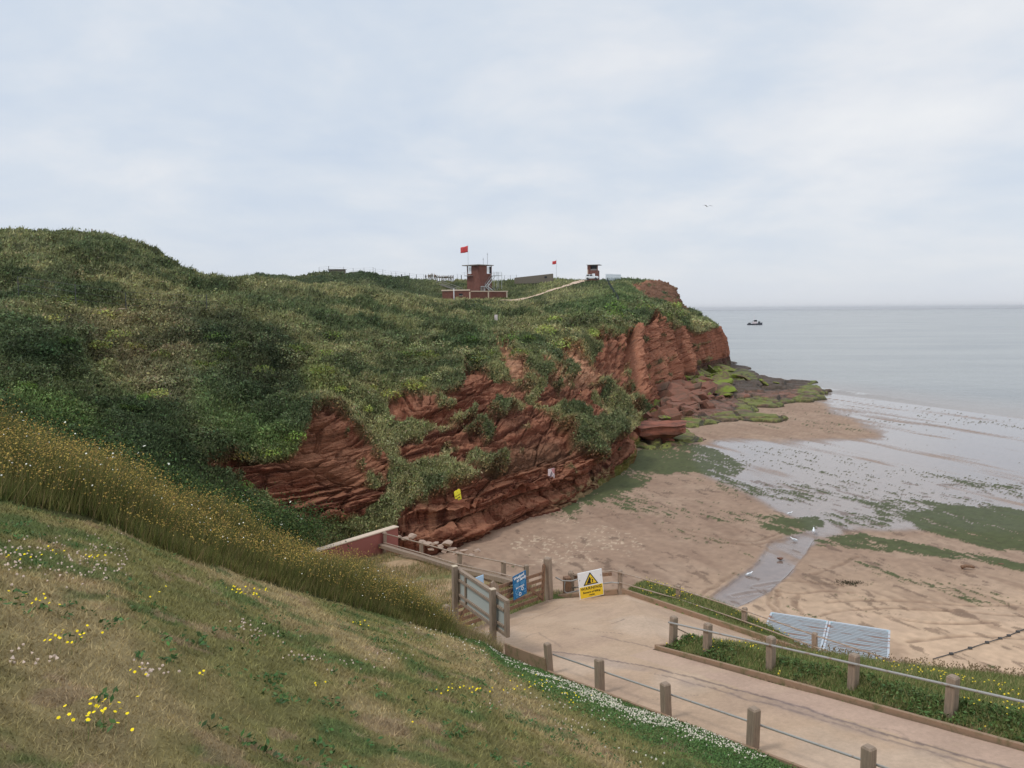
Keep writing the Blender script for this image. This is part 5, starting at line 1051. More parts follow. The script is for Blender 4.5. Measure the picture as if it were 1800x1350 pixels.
MB().box((a_*.16, -.03, 2.4), (1.0, .08, 2.1)).build('door', m_conc2, tw); MB().box((.35*a_, -.03, 2.3), (.25, .3, 2.2)).build('door_post', m_white, tw)
st_ = MB(); st_.bar((.3, -1.0, 3.4), (2.4, -1.0, 3.4), 1.3, .12); st_.build('landing', m_steel, tw)
st_ = MB()
for y_ in (-.4, -1.55): st_.bar((2.2, y_, 3.4), (a_+.2, y_, H_-3.1), .09, .28).bar((2.2, y_, 4.4), (a_+.2, y_, H_-2.1), .05, .05).bar((2.3, y_, 3.3), (a_+.4, y_, 1.2), .09, .28).bar((2.3, y_, 4.2), (a_+.4, y_, 2.2), .05, .05)
st_.build('stair_stringer', m_steel, tw)
MB().bar((a_+.2, -.95, H_-3.1), (a_+3.0, -.95, H_-3.1), 1.6, .16).build('upper_platform', m_steel, tw)
for x_ in (2.3, a_+.7, a_+2.9):
    for y_ in (-.3, -1.65): MB().tube([(x_, y_, 1.), (x_, y_, H_-2.0 if x_ > 3 else 4.4)], .07, 6).build('stair_post', m_steel, tw)
rl = MB()
for z_ in (.55, 1.1):
    for y_ in (-.2, -1.72): rl.tube([(a_+.2, y_, H_-3.1+z_), (a_+3., y_, H_-3.1+z_)], .04, 5)
rl.build('platform_rail', m_steel, tw)
for x_, y_, h_ in ((a_*.62, a_*.3, 2.6), (a_*.86, a_*.2, 4.2)):
    an_ = MB().tube([(x_, y_, H_+.2), (x_, y_, H_+h_)], .045, 5); an_.tube([(x_-.3, y_, H_+h_-.5), (x_+.3, y_, H_+h_-.5)], .03, 4); an_.build('antenna', m_dsteel, tw)

def flag(px, pyb, pyt, Y, label, fl, fw_px, fh_px, cat='flagpole'):
    b_ = Vector(P(px, pyb, Y)); t_ = Vector(P(px, pyt, Y)); f_ = thing('flagpole', b_, label, cat, 'flagpoles with red flags')
    MB().tube([(0, 0, -1), (0, 0, t_.z-b_.z)], .07, 6, r2=.045).build('pole', m_steel, f_); h0 = t_.z-b_.z
    u = Y/1400; n_ = 14; V = []; 
    for i in range(n_+1):
        for j in range(5):
            s_ = i/n_; V.append((-fw_px*u*s_, .25*math.sin(s_*7)*s_, h0-.35-.30*fw_px*u*s_*.8-fh_px*u*(j/4)*(1-.1*s_)+.04*math.sin(s_*9)))
    F = [(i*5+j, (i+1)*5+j, (i+1)*5+j+1, i*5+j+1) for i in range(n_) for j in range(4)]
    o = MB().add(V, F).build('flag', m_flag, f_, True); md = o.modifiers.new('thick', 'SOLIDIFY'); md.thickness = .02
    return f_
flag(823, 476, 430, 253, 'tall flagpole beside the brick watch tower flying the larger red flag', 1, 13, 11)
flag(978, 486, 456, 262, 'thin distant flagpole with a small red flag near the long grey wall', 1, 7, 6)

lbA, lbB, lbC = Vector(P(778, 527, 249)), Vector(P(826, 531, 246)), Vector(P(891, 531, 250)); gz_ = min(lbA.z, lbB.z, lbC.z)-1.5
lo = thing('low_building', (lbB.x, lbB.y, gz_), 'long low brick building with pale coping in front of the watch tower', 'building')
def wallseg(a_, b_, z0, z1, th, name, m, par, org):
    a_, b_ = Vector(a_)-org, Vector(b_)-org; a_.z = b_.z = 0; mb = MB(); mb.bar(a_+Vector((0, 0, (z0+z1)/2)), b_+Vector((0, 0, (z0+z1)/2)), th, z1-z0); return mb.build(name, m, par)
org = Vector((lbB.x, lbB.y, 0)); topL = P(800, 511.5, 248)[2]-gz_; topR = P(850, 513, 248)[2]-gz_
wallseg(lbA, lbB, 0, topL, .4, 'wall', m_brick, lo, org); wallseg(lbB+Vector((0.05, 0, 0)), lbC, 0, topR, .4, 'wall', m_brick, lo, org)
wallseg(lbA+Vector((-.2, 0, 0)), lbB, topL, topL+.42, .7, 'coping', m_white if False else m_cap, lo, org); wallseg(lbB+Vector((.36, 0, 0)), lbC+Vector((.3, 0, 0)), topR, topR+.3, .6, 'coping', m_cap, lo, org)
for p_ in (lbB, lbB.lerp(lbC, .5), lbC): MB().box((p_.x-org.x, p_.y-org.y-.05, topR/2), (.38, .55, topR-.02)).build('pilaster', m_cap, lo)
wv = lbA.lerp(lbB, .72); MB().box((wv.x-org.x, wv.y-org.y-.2, topL-1.15), (1.9, .14, .65)).build('window', m_dark, lo)
MB().box((wv.x-org.x, wv.y-org.y-.22, topL-1.55), (2.1, .2, .1)).build('window_sill', m_cap, lo)
rf = MB(); A_, B_, C2 = lbA-org, lbB-org, lbC-org; rf.prism([(A_.x, A_.y+.2), (B_.x, B_.y+.2), (C2.x, C2.y+.2), (C2.x-.3, C2.y+6), (A_.x+.3, A_.y+6.5)], topR-.3, topR-.12); rf.build('roof', m_conc2, lo)
wp = Vector(P(798, 529, 244)); o = MB().tube([(0, 0, -1), (0, 0, P(798, 507, 244)[2]-wp.z)], .13, 6).build('white_post', m_white); o.location = wp; tag(o, 'white post standing in front of the low brick building', 'post')

# square lookout with a parked vehicle in front
lt = Vector(P(1043, 493, 263)); ls = thing('lookout_tower', (lt.x, lt.y, lt.z-1), 'small square brick lookout tower with a flat roof on the headland skyline', 'tower'); ls.rotation_euler.z = R(-16)
MB().box((0, 0, 2.1), (3.4, 3.4, 4.2)).build('wall', m_brick, ls)
MB().box((-1.2, -.0, 5.05), (1.0, 3.4, 1.7)).build('upper_wall', m_brick, ls); MB().box((.25, 1.55, 5.05), (1.9, .3, 1.7)).build('rear_wall', m_brick, ls); MB().box((1.58, -1.58, 5.05), (.24, .24, 1.7)).build('corner_pier', m_brick, ls)
MB().box((.45, -1.3, 4.45), (2.3, .2, .5)).build('parapet', m_conc2, ls); MB().box((.3, -.2, 5.3), (2.1, .1, 1.1)).build('window_pane', m_dark, ls)
MB().box((.28, -.15, 5.98), (4.3, 4.1, .16)).build('roof', m_conc2, ls); MB().box((.4, -1.74, 2.7), (.9, .06, .9)).build('white_panel', m_white, ls)
MB().box((-1.55, -1.72, 3.6), (.3, .06, 1.8)).build('pale_panel', m_cap, ls)
car_ = Vector(P(1040.5, 491.5, 258)); vh = thing('parked_vehicle', (car_.x, car_.y, car_.z-.1), 'pale off-road vehicle parked in front of the square lookout tower', 'vehicle'); vh.rotation_euler.z = R(-12)
b_ = MB(); b_.prism([(-2.0, .45), (2.0, .45), (2.05, 1.0), (1.9, 1.15), (1.0, 1.2), (.6, 1.75), (-1.85, 1.78), (-2.02, 1.2)], -.85, .85, T=Matrix.Rotation(R(90), 4, 'X')); b_.build('body', m_white, vh, bevel=.04)
for x_ in (-1.2, -.2): MB().box((x_, 0, 1.46), (.85, 1.74, .42)).build('window', m_dark, vh)
for x_ in (-1.3, 1.3):
    for y_ in (-.82, .82): MB().tube([(x_, y_-.12, .38), (x_, y_+.12, .38)], .38, 14).build('wheel', m_dsteel, vh)

# long grey wall / earth bank end
wa, wb = Vector(P(905, 489.5, 266)), Vector(P(972, 492, 262)); lw = thing('long_wall', (wb.x, wb.y, wb.z-1), 'long low grey concrete wall tapering along the skyline beside the small flag', 'wall')
zt1, zt0 = P(972, 481, 262)[2]-wb.z+1, P(905, 488.3, 266)[2]-wb.z+1
d_ = wa-wb; d_.z = 0; n_ = Vector((d_.y, -d_.x, 0)).normalized()*.4
V = [n_, -n_, d_-n_, d_+n_]; V = [Vector((v.x, v.y, 0)) for v in V]+[n_+Vector((0, 0, zt1)), -n_+Vector((0, 0, zt1)), d_-n_+Vector((0, 0, zt0)), d_+n_+Vector((0, 0, zt0))]
m_gwall = mat('stained_wall', (.14, .12, .095), .9, var=.3, vscale=1.2)
MB().add(V, [(0, 1, 2, 3), (4, 7, 6, 5), (0, 4, 5, 1), (1, 5, 6, 2), (2, 6, 7, 3), (3, 7, 4, 0)]).build('wall_body', m_gwall, lw)
MB().box((d_.x*.18, d_.y*.18-.45, zt1-1.1), (1.0, .12, .6)).build('opening', m_dark, lw)
# pillbox on the crest left of the people
pb = Vector(P(593, 477, 287)); o = MB().box((0, 0, -.4), (5.4, 3, 1.9)).box((0, 0, .62), (6.2, 3.6, .16)).build('pillbox', m_gwall, bevel=.05); o.location = pb; tag(o, 'low flat roofed concrete pillbox half buried on the skyline hump', 'pillbox')

# palisade fences
def palisade(pts, label, h, step, m, name='palisade_fence', pw=.16):
    b0 = Vector(pts[0]); f_ = thing(name, b0, label, 'fence'); 
    for a_, b_ in zip(pts[:-1], pts[1:]):
        a_, b_ = Vector(a_)-b0, Vector(b_)-b0; n_ = max(2, int((b_-a_).length/step)); mb = MB()
        for k in range(n_):
            p_ = a_.lerp(b_, k/n_); MB_ = mb.box(p_+Vector((0, 0, h/2)), (pw, .06, h), rz=math.atan2(b_.y-a_.y, b_.x-a_.x))
        mb.build('pales', m, f_); MB().bar(a_+Vector((0, 0, h*.8)), b_+Vector((0, 0, h*.8)), .05, .09).build('rail', m, f_); MB().bar(a_+Vector((0, 0, h*.2)), b_+Vector((0, 0, h*.2)), .05, .09).build('rail', m, f_)
    return f_
m_pal = mat('palisade_steel', (.42, .47, .50), .6, var=.15, vscale=2); m_pald = mat('dark_mesh_steel', (.05, .06, .055), .8, var=.1)
palisade([P(1065, 492.5, 258), P(1077, 493, 254), P(1092, 493.5, 258)], 'pale steel palisade fence on top of the headland', 2.0, .36, m_pal)
q_ = []
for a_, b_ in ((1067, 494), (1071, 503), (1077, 513), (1083, 523), (1088, 531)):
    h0_, _n = hit(a_, b_); 
    if h0_: q_.append(h0_)
palisade(q_, 'dark fence running down the green slope below the palisade', 1.2, .5, m_pald, 'slope_fence', .07)

# wire fences
def wirefence(pts, label, H, group='post and wire fences on the hill', m=m_dsteel, r=.05, wires=3, thick=None):
    b0 = Vector(pts[0]); f_ = thing('wire_fence', b0, label, 'fence', group)
    for k, p_ in enumerate(pts): MB().tube([(0, 0, -.5), (0, 0, H*(1+.15*rng.normal()*.5))], (thick or {}).get(k, r), 6).build('post', m, f_).location = Vector(p_)-b0
    for j in range(wires): MB().tube([Vector(p_)-b0+Vector((0, 0, H*(.3+.68*j/max(1, wires-1)))) for p_ in pts], .014, 4).build('wire', m, f_)
    return f_
def skyline(px, Y=None, dy=0):           # where the crest meets the sky at this bearing
    for yy_ in np.arange(380, 560, .5):
        h0_, _n = hit(px, yy_)
        if h0_ is not None and h0_.y < 330: return h0_
    return Vector(P(px, 490, 270))
wirefence([skyline(x_) for x_ in (561, 578, 604, 621, 640, 656, 660, 673, 688, 696, 712, 720, 732, 745)], 'long post and wire fence along the far skyline', 1.9, thick={1: .1, 7: .0501, 12: .1})
wirefence([skyline(x_) for x_ in (797, 804, 811)], 'short wire fence between the group of people and the tower', 1.9, thick={0: .1, 2: .14})
wirefence([skyline(x_) for x_ in (882, 887, 897, 908)], 'wire fence on the skyline right of the watch tower', 1.7)
wirefence([hit(x_, y_)[0] for x_, y_ in ((33, 520), (134, 537), (222, 547), (364, 552))], 'thin posts with wire crossing the scrub of the near hillside', 2.0, r=.045)
o = MB().tube([(0, 0, -.5), (0, 0, .95)], .12, 8).build('marker_post', m_wood); o.location = skyline(162); tag(o, 'single short wooden post on top of the left hill', 'post')
o = MB().tube([(0, 0, -.5), (0, 0, 1.1)], .22, 8).build('marker_post', m_dsteel); o.location = skyline(706); tag(o, 'short dark bollard on the skyline left of the group of people', 'post')
h0_, _n = hit(872, 565); o = MB().box((0, 0, .5), (.55, .2, 1.4)).build('marker_board', m_fwhite); o.location = h0_; tag(o, 'small pale marker board standing in the hillside grass below the low building', 'marker')
# rock spur on the cliff end
h0_ = Vector(P(1198.5, 535, 240)); 

# hillside steps with handrails
sa, sb_ = [Vector((p_[0], p_[1], ground(p_[0], p_[1])+.1)) for p_ in (P(772, 490, 272), P(808, 508, 260))]
if sa and sb_:
    sp_t = thing('hillside_steps', sb_, 'flight of steps with handrails down the bank beside the tower', 'steps'); d_ = sa-sb_
    nS_ = 12
    for k in range(nS_): p_ = d_*(k/nS_); MB().box(p_+Vector((0, 0, .1)), (1.5, .5, .2)).build('step', m_conc2, sp_t)
    for off in (-.9, .9): MB().tube([Vector((off, 0, 1.0)), d_+Vector((off, 0, 1.0))], .07, 5).tube([Vector((off, 0, .0)), Vector((off, 0, 1.0))], .06, 5).tube([d_+Vector((off, 0, .0)), d_+Vector((off, 0, 1.0))], .06, 5).build('handrail', m_conc2, sp_t)

# sandy track up to the lookout
m_track = mat('track_mat', (.50, .37, .28), .95, var=.3, vscale=1.5, bump=.3)
tk = [(888, 529.5, 3.4), (905, 528, 3.2), (925, 525, 3.0), (945, 519.5, 2.6), (956, 516, 1.6), (972, 510, 1.6), (990, 505, 1.5), (1005, 500, 1.7), (1018, 496, 2.2), (1030, 493, 2.6)]
tp_ = []
for k in range(len(tk)-1):
    for u in np.linspace(0, 1, 7, endpoint=False):
        a_ = [tk[k][i]*(1-u)+tk[k+1][i]*u for i in range(3)]; h0_, _n = hit(a_[0], a_[1])
        if h0_ is not None and 200 < h0_.y < 300: tp_.append((h0_, a_[2]))
V = []; F = []
for k, (p_, w_) in enumerate(tp_):
    d_ = tp_[min(k+1, len(tp_)-1)][0]-tp_[max(k-1, 0)][0]; n_ = Vector((-d_.y, d_.x, 0)).normalized()*w_/2
    for s_ in (-1, 0, 1): q = p_+n_*s_; V.append((q.x, q.y, max(ground(q.x, q.y), p_.z-.8)+.22+.1*(s_ == 0)))
for k in range(len(tp_)-1):
    for j in (0, 1): F.append((k*3+j, k*3+j+1, k*3+4+j, k*3+3+j))
o = MB().add(V, F).build('sandy_track', m_track, smooth=True); tag(o, kind='structure')

# ------------------------------------------------------------------ people on the far hill
def skin_body(joints, edges, name):
    me = bpy.data.meshes.new(name); me.from_pydata([j[0] for j in joints], edges, []); o = bpy.data.objects.new(name, me); COL.objects.link(o)
    md = o.modifiers.new('skin', 'SKIN'); 
    for i, j in enumerate(joints): sv = me.skin_vertices[0].data[i]; sv.radius = j[1] if isinstance(j[1], tuple) else (j[1], j[1])
    me.skin_vertices[0].data[0].use_root = True
    o.modifiers.new('sub', 'SUBSURF').levels = 1
    dg = bpy.context.evaluated_depsgraph_get(); m2 = bpy.data.meshes.new_from_object(o.evaluated_get(dg)); bpy.data.objects.remove(o); return m2
def person_mesh(arm, stride):
    J = [((0, 0, .95), (.14, .11)), ((0, 0, 1.15), (.13, .10)), ((0, 0, 1.38), (.18, .11)), ((0, 0, 1.50), .06), ((0, -.01, 1.58), .075), ((0, -.01, 1.68), .095), ((0, 0, 1.75), .07)]
    E = [(0, 1), (1, 2), (2, 3), (3, 4), (4, 5), (5, 6)]
    for s in (-1, 1):
        b = len(J); J += [((.19*s, 0, 1.42), .06), ((.24*s, -.02-arm*.06, 1.14), .045), ((.22*s, -.10-arm*.16, .92+arm*.14), .035), ((.20*s, -.13-arm*.2, .86+arm*.16), .035)]
        E += [(2, b), (b, b+1), (b+1, b+2), (b+2, b+3)]
        b = len(J); J += [((.10*s, 0, .86), .10), ((.11*s, -.03+s*stride*.1, .50), .075), ((.11*s, .02+s*stride*.2, .10), .05), ((.12*s, -.12+s*stride*.2, .04), .045)]
        E += [(0, b), (b, b+1), (b+1, b+2), (b+2, b+3)]
    return skin_body(J, E, 'person_body')
skin_m = mat('skin', (.45, .26, .19), .6)
def paint_body(me, top, leg):
    cols = [mat('body_skin', (.42, .25, .18), .6), top, leg]
    me.materials.clear()
    for c_ in cols: me.materials.append(c_)
    for p_ in me.polygons:
        z = p_.center.z; x = abs(p_.center.x); p_.material_index = 0 if (z > 1.52 or (x > .17 and z < 1.0 and z > .7)) else (1 if z > .95 else 2); p_.use_smooth = True
    return me
m_olive = mat('olive_cloth', (.10, .09, .06), .9, var=.3, vscale=8); m_tan = mat('tan_cloth', (.15, .11, .075), .9, var=.3, vscale=8); m_darkc = mat('dark_cloth', (.04, .04, .045), .9); m_pale = mat('pale_cloth', (.55, .52, .48), .9)
protos = []
for k, (arm, st__, top, leg) in enumerate([(0, 0, m_darkc, m_darkc), (1, .3, m_olive, m_olive), (.4, .6, m_tan, m_olive), (.8, 0, m_olive, m_tan)]):
    me = paint_body(person_mesh(arm, st__), top, leg); hair = MB()
    hv = []; 
    bm = bmesh.new(); bmesh.ops.create_uvsphere(bm, u_segments=10, v_segments=7, radius=.12); 
    for v in bm.verts: v.co.z = max(v.co.z, -.02)*1.0
    mh = bpy.data.meshes.new('hair' if k == 0 else 'helmet'); bm.to_mesh(mh); bm.free(); mh.materials.append(m_darkc if k == 0 else m_olive)
    pk_ = bpy.data.meshes.new_from_object(MB().box((0, .24, 1.24), (.34, .22, .52)).build('backpack', top if k else m_darkc, bevel=.05)) if k else None
    for o_ in list(bpy.data.objects):
        if o_.name.startswith('backpack'): bpy.data.objects.remove(o_)
    protos.append((me, mh, pk_))
xs_ = [748.5, 753.5, 756.5, 759.5, 763.5, 766.5, 769.5, 773, 777, 780.5, 784, 788, 791.5, 794.5]
desc = ['person in dark clothes standing apart at the left end of the hilltop group', 'second person from the left, close beside the third, with a backpack', 'third person from the left of the hilltop group, in a tan top', 'fourth person from the left, just before the gap in the group', 'fifth person from the left, right after the gap, beside pale kit', 'sixth person from the left in the tight hilltop huddle', 'seventh person from the left, standing left of the steps', 'eighth person from the left, at the top of the steps', 'person at the middle right of the group, above the handrails', 'tenth person from the left in olive clothes', 'fifth person from the right of the hilltop group', 'third person from the right in olive clothes', 'second person from the right end of the group', 'person at the right end of the hilltop group, nearest the tower']
for k, x_ in enumerate(xs_):
    me, mh, pk_ = protos[0 if k == 0 else 1+k % 3]; b_ = skyline(x_); o = bpy.data.objects.new('person', me); COL.objects.link(o); o.location = b_-Vector((0, 0, .05)); o.rotation_euler.z = rng.uniform(-2.5, 2.5); s_ = 1.0+.06*rng.normal(); o.scale = (s_*1.35, s_*1.35, s_*1.18)
    tag(o, desc[k], 'person', 'people standing on the far hill'); c_ = bpy.data.objects.new('hair' if k == 0 else 'helmet', mh); COL.objects.link(c_); c_.parent = o; c_.location = (0, -.01, 1.70)
    if pk_: c_ = bpy.data.objects.new('backpack', pk_); COL.objects.link(c_); c_.parent = o

# ------------------------------------------------------------------ boat, gulls, driftwood, float line
bo = Vector(P(1327, 567.5, 860)); bo.z = -.1; bt = thing('workboat', bo, 'small dark workboat with a wheelhouse and mast out on the sea', 'boat'); 
hull = MB(); L_ = 16.; secs = [(-8, 1.9, 1.5), (-5, 2.4, 1.4), (0, 2.5, 1.5), (4, 2.2, 1.9), (6.5, 1.3, 2.4), (8, .15, 2.9)]; V = []
for x_, w_, h_ in secs: V += [(x_, -w_, h_), (x_, -w_*.7, -.4), (x_, w_*.7, -.4), (x_, w_, h_)]
F = []
for k in range(5):
    for j in range(3): F.append((k*4+j, k*4+j+1, k*4+5+j, k*4+4+j))
    F.append((k*4+3, k*4, k*4+4, k*4+7))
F += [(0, 3, 2, 1), (20, 21, 22, 23)]; hull.add(V, F).build('hull', mat('dark_hull', (.03, .032, .045), .5), bt)
MB().box((-.2, 0, 2.5), (4.4, 3.2, 2.2)).build('deckhouse', m_fwhite, bt, bevel=.05); MB().box((.5, 0, 4.6), (2.8, 2.6, 2.0)).build('wheelhouse', m_dsteel, bt, bevel=.05); MB().box((.5, 0, 5.75), (3.3, 3.0, .25)).build('wheelhouse_roof', m_white, bt)
MB().box((.5, 0, 4.85), (2.85, 2.66, .7)).build('window_band', m_dark, bt)
MB().tube([(-.6, 0, 5.8), (-.8, 0, 10.2)], .14, 6).tube([(-.7, -1.2, 8.6), (-.7, 1.2, 8.6)], .07, 5).build('mast', m_fwhite, bt); MB().box((4.6, 0, 3.0), (2.0, 1.8, 1.7)).build('winch', m_dsteel, bt, bevel=.2); MB().box((-5.8, 0, 2.0), (2.2, 2.4, 1.2)).build('stern_gear', m_dsteel, bt, bevel=.2)
MB().bar((-4, 0, 2.2), (-1.8, 0, 5), .2, .2).build('crane_arm', m_dsteel, bt)

def gull_mesh(fly=False):
    J = [((0, 0, .20), .07), ((.13, 0, .22), .05), ((.19, 0, .28), .035), ((.23, 0, .31), .036), ((.29, 0, .30), .008), ((-.13, 0, .20), .045), ((-.25, 0, .19), .012)]; E = [(0, 1), (1, 2), (2, 3), (3, 4), (0, 5), (5, 6)]
    if not fly:
        for s in (-1, 1): b = len(J); J += [((0, .03*s, .14), .012), ((.01, .03*s, .0), .008)]; E += [(0, b), (b, b+1)]
    m2 = skin_body(J, E, 'gull_body'); m2.materials.clear(); m2.materials.append(m_white)
    for p_ in m2.polygons: p_.use_smooth = True
    return m2
gm = gull_mesh(); m_gw = mat('grey_wing', (.42, .44, .46), .7)
wing = MB(); wing.prism([(-.26, .165), (-.05, .27), (.1, .25), (.06, .17), (-.1, .15)], -.012, .012, T=Matrix.Rotation(R(90), 4, 'X'))
for k, (a_, b_, rot, lab) in enumerate([(1317, 1012, .4, 'white gull standing in the stream nearest the ramp'), (1396, 951, 2.5, 'white gull at the head of the stream beside the sand bank'), (1430, 940, 1.2, 'white gull by the rivulets right of the stream head'), (1388, 908, .2, 'white gull on the green weed patch beyond the stream')]):
    p_ = G(a_, b_, 1.25); s_ = float(shore(p_[0], p_[1])); zz = 1.95-.0166*s_; p_ = G(a_, b_, zz-.1); o = bpy.data.objects.new('gull', gm); COL.objects.link(o); o.location = (p_[0], p_[1], zz-.18 if k < 2 else zz-.02); o.rotation_euler.z = rot; sc_ = 1.25 if k == 2 else 1.0; o.scale = (sc_,)*3; tag(o, lab, 'gull', 'gulls on the beach')
    for s__ in (-1, 1): w_ = wing.build('wing', m_gw, o); w_.location = (0, .065*s__, -.01)
fg = bpy.data.objects.new('flying_gull', gull_mesh(True)); COL.objects.link(fg); fg.location = P(1243, 366, 90); fg.rotation_euler.z = 2.0; fg.scale = (1.1,)*3; tag(fg, 'single gull flying high in the pale sky over the sea', 'gull')
for s__ in (-1, 1):
    w_ = MB().add([(.10, .05*s__, .22), (-.08, .05*s__, .22), (.12, .28*s__, .31), (-.04, .28*s__, .30), (.0, .62*s__, .25), (-.10, .6*s__, .25)], [(0, 1, 3, 2), (2, 3, 5, 4)]).build('wing', m_gw, fg); w_.modifiers.new('thick', 'SOLIDIFY').thickness = .015

def beach_pt(px, py, dz=0):
    z_ = 1.
    for _ in range(4): p_ = G(px, py, z_); z_ = float(beach_z(p_[0], p_[1]))
    p_ = G(px, py, z_); return Vector((p_[0], p_[1], z_+dz))
p_ = beach_pt(1700, 1001, .1); o = MB().tube([(-.35, 0, .05), (-.1, .03, .12), (.2, 0, .1), (.42, -.04, .04)], .12, 8, r2=.08).build('driftwood_log', m_wood2, smooth=True); o.location = p_; tag(o, 'dark driftwood log lying on the sand by the green weed', 'driftwood')
p_ = beach_pt(1492, 1026, 0); n_ = 420; V, F, cl = leaves(np.array(p_)+rng.normal(size=(n_, 3))*np.array((.42, .2, .035)), np.tile(np.array((0, 0, 1.)), (n_, 1)), np.full(n_, .07), np.tile(np.array((.06, .05, .03)), (n_, 1)), 2)
tag(npmesh('seaweed_clump', V, F, m_leaf, cl), 'dark tangle of seaweed on the sand right of the stream', 'seaweed', kind='stuff')
fl = thing('float_line', beach_pt(1640, 1160), 'thin dark rope with small floats lying across the sand at the lower right', 'rope'); b0 = Vector(fl.location)
rp = [beach_pt(a_, b_, .05)-b0 for a_, b_ in ((1640, 1160), (1672, 1151), (1705, 1141), (1735, 1131), (1758, 1124), (1773, 1119), (1789, 1112), (1830, 1096))]
MB().tube(rp, .022, 5).build('rope', m_dsteel, fl)
for p_ in rp[1:-1]: MB().tube([p_-Vector((.07, 0, 0)), p_+Vector((.07, 0, 0))], .075, 8).build('float', m_dsteel, fl)

# ------------------------------------------------------------------ boulders
def boulder_mesh(seed, m, flat=.7):
    bm = bmesh.new(); bmesh.ops.create_icosphere(bm, subdivisions=4, radius=1); r_ = random.Random(seed)
    cuts = [(Vector((r_.gauss(0, 1), r_.gauss(0, 1), r_.gauss(0, .7))).normalized(), r_.uniform(.40, .75)) for _ in range(14)]+[(Vector((0, 0, 1)), .55)]
    for v in bm.verts:
        for n_, d_ in cuts:
            k = v.co.dot(n_)
            if k > d_: v.co -= n_*(k-d_)
    co = np.array([v.co for v in bm.verts]); nz_ = fbm(co[:, 0]+seed*3, co[:, 1], co[:, 2]*2, 1.6, 4, seed)
    for v, q_ in zip(bm.verts, nz_): v.co *= 1+.07*q_; v.co.z *= flat
    me = bpy.data.meshes.new('boulder'); bm.to_mesh(me); bm.free(); me.materials.append(m); return me
bms = [boulder_mesh(k, m_rock, [.7, .5, .8, .45, .6, .7][k]) for k in range(6)]; bmg = [boulder_mesh(20+k, m_rockg, [.5, .4, .6][k]) for k in range(3)]
rx_, ry_, rz_, rd_ = REEF
cand = np.argwhere((rd_ > 5) & (rz_ > .6)); w_ = np.array([1/ry_[i, j]**.4*(1.0 if rd_[i, j] > 10 else .25)*(ry_[i, j] < 235) for i, j in cand]); rpx, rpy = proj(np.stack([rx_, ry_, rz_], -1))
w_ *= np.array([1. if inb else .05 for inb in (np.interp(rpy[cand[:, 0], cand[:, 1]], [640, 700, 760, 800], [1300, 1250, 1210, 1120]) > rpx[cand[:, 0], cand[:, 1]])])
w_ = w_/w_.sum()
for i, j in cand[rng.choice(len(cand), 280, p=w_, replace=False)]:
    x_, y_, z_ = rx_[i, j], ry_[i, j], rz_[i, j]; far_b = y_ > 165; s_ = min(3.2, .7+rng.gamma(1.4, .55)); me = bmg[rng.integers(3)] if (far_b or rng.random() < .12) else bms[rng.integers(6)]
    o = bpy.data.objects.new('boulder', me); COL.objects.link(o); o.location = (x_, y_, z_+.22*s_); o.scale = (s_*rng.uniform(.8, 1.5), s_*rng.uniform(.8, 1.5), s_*rng.uniform(.8, 1.3)); o.rotation_euler = (rng.normal()*.3, rng.normal()*.3, rng.uniform(0, 6.28)); tag(o, 'red brown boulder among the rockfall at the foot of the headland', 'boulder', 'boulders at the foot of the headland')
for a_, b_, s_, lab in ((1372, 982, .2, 'small dark stone standing in the stream'), (1760, 992, .16, 'small dark stone on the sand at the right')):
    o = bpy.data.objects.new('beach_stone', bms[2]); COL.objects.link(o); o.location = beach_pt(a_, b_, 0); o.scale = (s_*1.5, s_, s_*.8); tag(o, lab, 'stone')
# undercut block at the cliff corner
ub = beach_pt(1160, 782); uc = Vector(P(1160, 757, ub.y+2)); bm = bmesh.new(); bmesh.ops.create_cube(bm, size=2); bmesh.ops.subdivide_edges(bm, edges=bm.edges, cuts=22, use_grid_fill=True)
co = np.array([v.co for v in bm.verts]); X3, Y3, Z3 = co[:, 0]*3.2, co[:, 1]*2.6, co[:, 2]*1.15
st_n = .22*np.sign(vn(X3*.15, Y3*.15, Z3*3.1, 3))*np.abs(vn(X3*.15, Y3*.15, Z3*3.1, 3))**.5; und = np.where(Z3 < .15, -.55*np.minimum(1, (.15-Z3)*1.1), 0); X3 = X3*(1+.12*vn(X3*.4, Y3*.4, 0., 2)); Y3 = Y3*(1+.2*vn(X3*.5, Y3*.3, 0., 6))
k_ = 1+st_n*.35+und+.10*fbm(X3, Y3, Z3, .7, 3, 4)
for v, a_, b_, c_, kk_ in zip(bm.verts, X3, Y3, Z3, k_): r2_ = 1-.12*(abs(a_)/3.2)**4*(abs(b_)/2.6)**4; v.co = Vector((a_*kk_*r2_, b_*kk_*r2_, c_+.12*float(vn(a_, b_, 0., 8))+.05*a_))
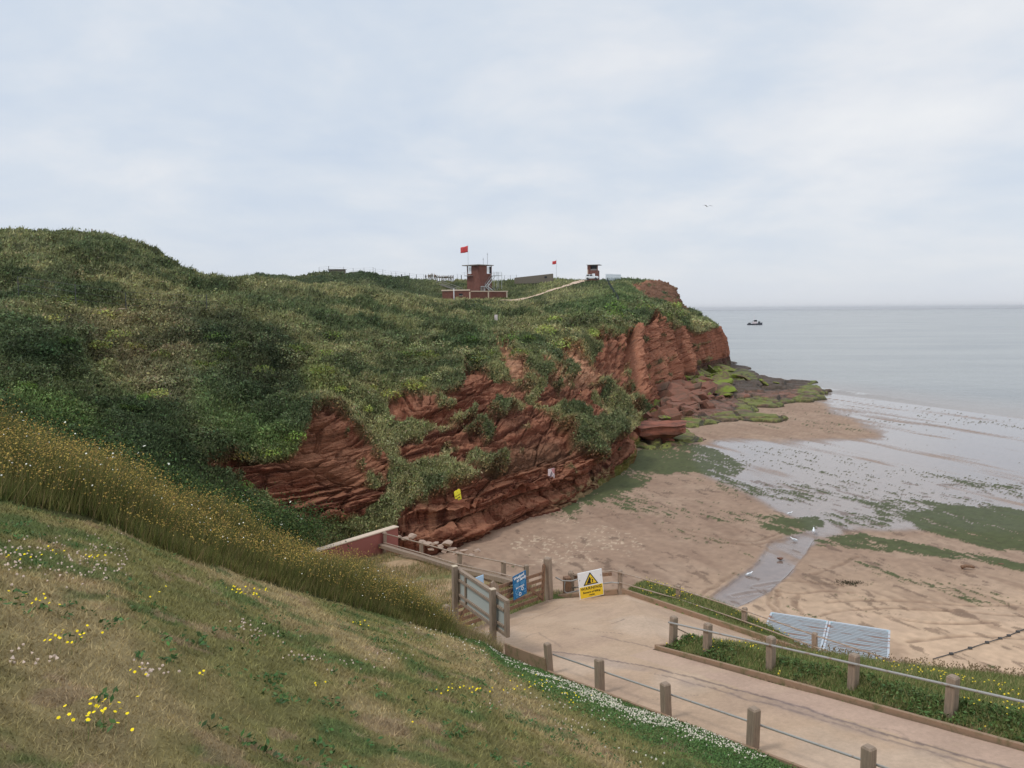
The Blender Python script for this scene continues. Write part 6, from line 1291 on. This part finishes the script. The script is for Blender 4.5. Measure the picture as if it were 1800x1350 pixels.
me = bpy.data.meshes.new('undercut_block'); bm.to_mesh(me); bm.free(); me.materials.append(mat('block_mat', (.23, .085, .055), .9, var=.35, vscale=1.2, bump=.8, bscale=4, stretch=(.5, .5, 3), col2=(.11, .05, .035), c2=(.45, .6), bdist=.08))
o = bpy.data.objects.new('undercut_block', me); COL.objects.link(o); o.location = (uc.x, uc.y, uc.z-.3); o.rotation_euler.z = R(-8); tag(o, 'large flat topped red rock block with a shadowed undercut at the cliff corner', 'rock')
# pale boulders behind the railing under the cliff
bp2 = [boulder_mesh(40+k, m_prock, .7) for k in range(3)]
for k, (a_, b_, s_) in enumerate([(712, 947, .5), (727, 942, .55), (742, 952, .5), (752, 956, .6), (765, 956, .45), (775, 960, .5), (787, 955, .7), (792, 966, .6), (803, 972, .5), (815, 968, .45), (828, 976, .4), (838, 968, .5), (700, 943, .4), (758, 965, .35), (780, 969, .5)]):
    c_ = P(a_, b_, 49.5-(a_-700)*.02); s_ *= .62; o = bpy.data.objects.new('pale_boulder', bp2[k % 3]); COL.objects.link(o); o.location = c_; o.scale = (s_*1.2, s_, s_*.8); o.rotation_euler.z = k*1.7; tag(o, 'pale weathered boulder piled behind the railing at the cliff foot', 'boulder', 'pale boulders behind the railing')
for k, (a_, b_) in enumerate([(178, 546), (213, 544)]):
    h0_, _n = hit(a_, b_); o = bpy.data.objects.new('white_stone', bp2[k]); COL.objects.link(o); o.location = h0_; o.scale = (.8, .4, .35); tag(o, ['left one of two pale stones in the hillside scrub', 'right one of two pale stones, beside a thin post in the scrub'][k], 'stone')

# ------------------------------------------------------------------ sea air
hm = bpy.data.materials.new('haze_mat'); hm.use_nodes = True; t = hm.node_tree; t.nodes.clear(); vo = t.nodes.new('ShaderNodeVolumePrincipled'); ou = t.nodes.new('ShaderNodeOutputMaterial'); t.links.new(vo.outputs[0], ou.inputs['Volume'])
vo.inputs['Color'].default_value = (.93, .95, 1, 1); vo.inputs['Density'].default_value = .00006; vo.inputs['Anisotropy'].default_value = .85
o = MB().box((0, 7000, 16), (40000, 14600, 44)).build('haze', hm); tag(o, kind='stuff')
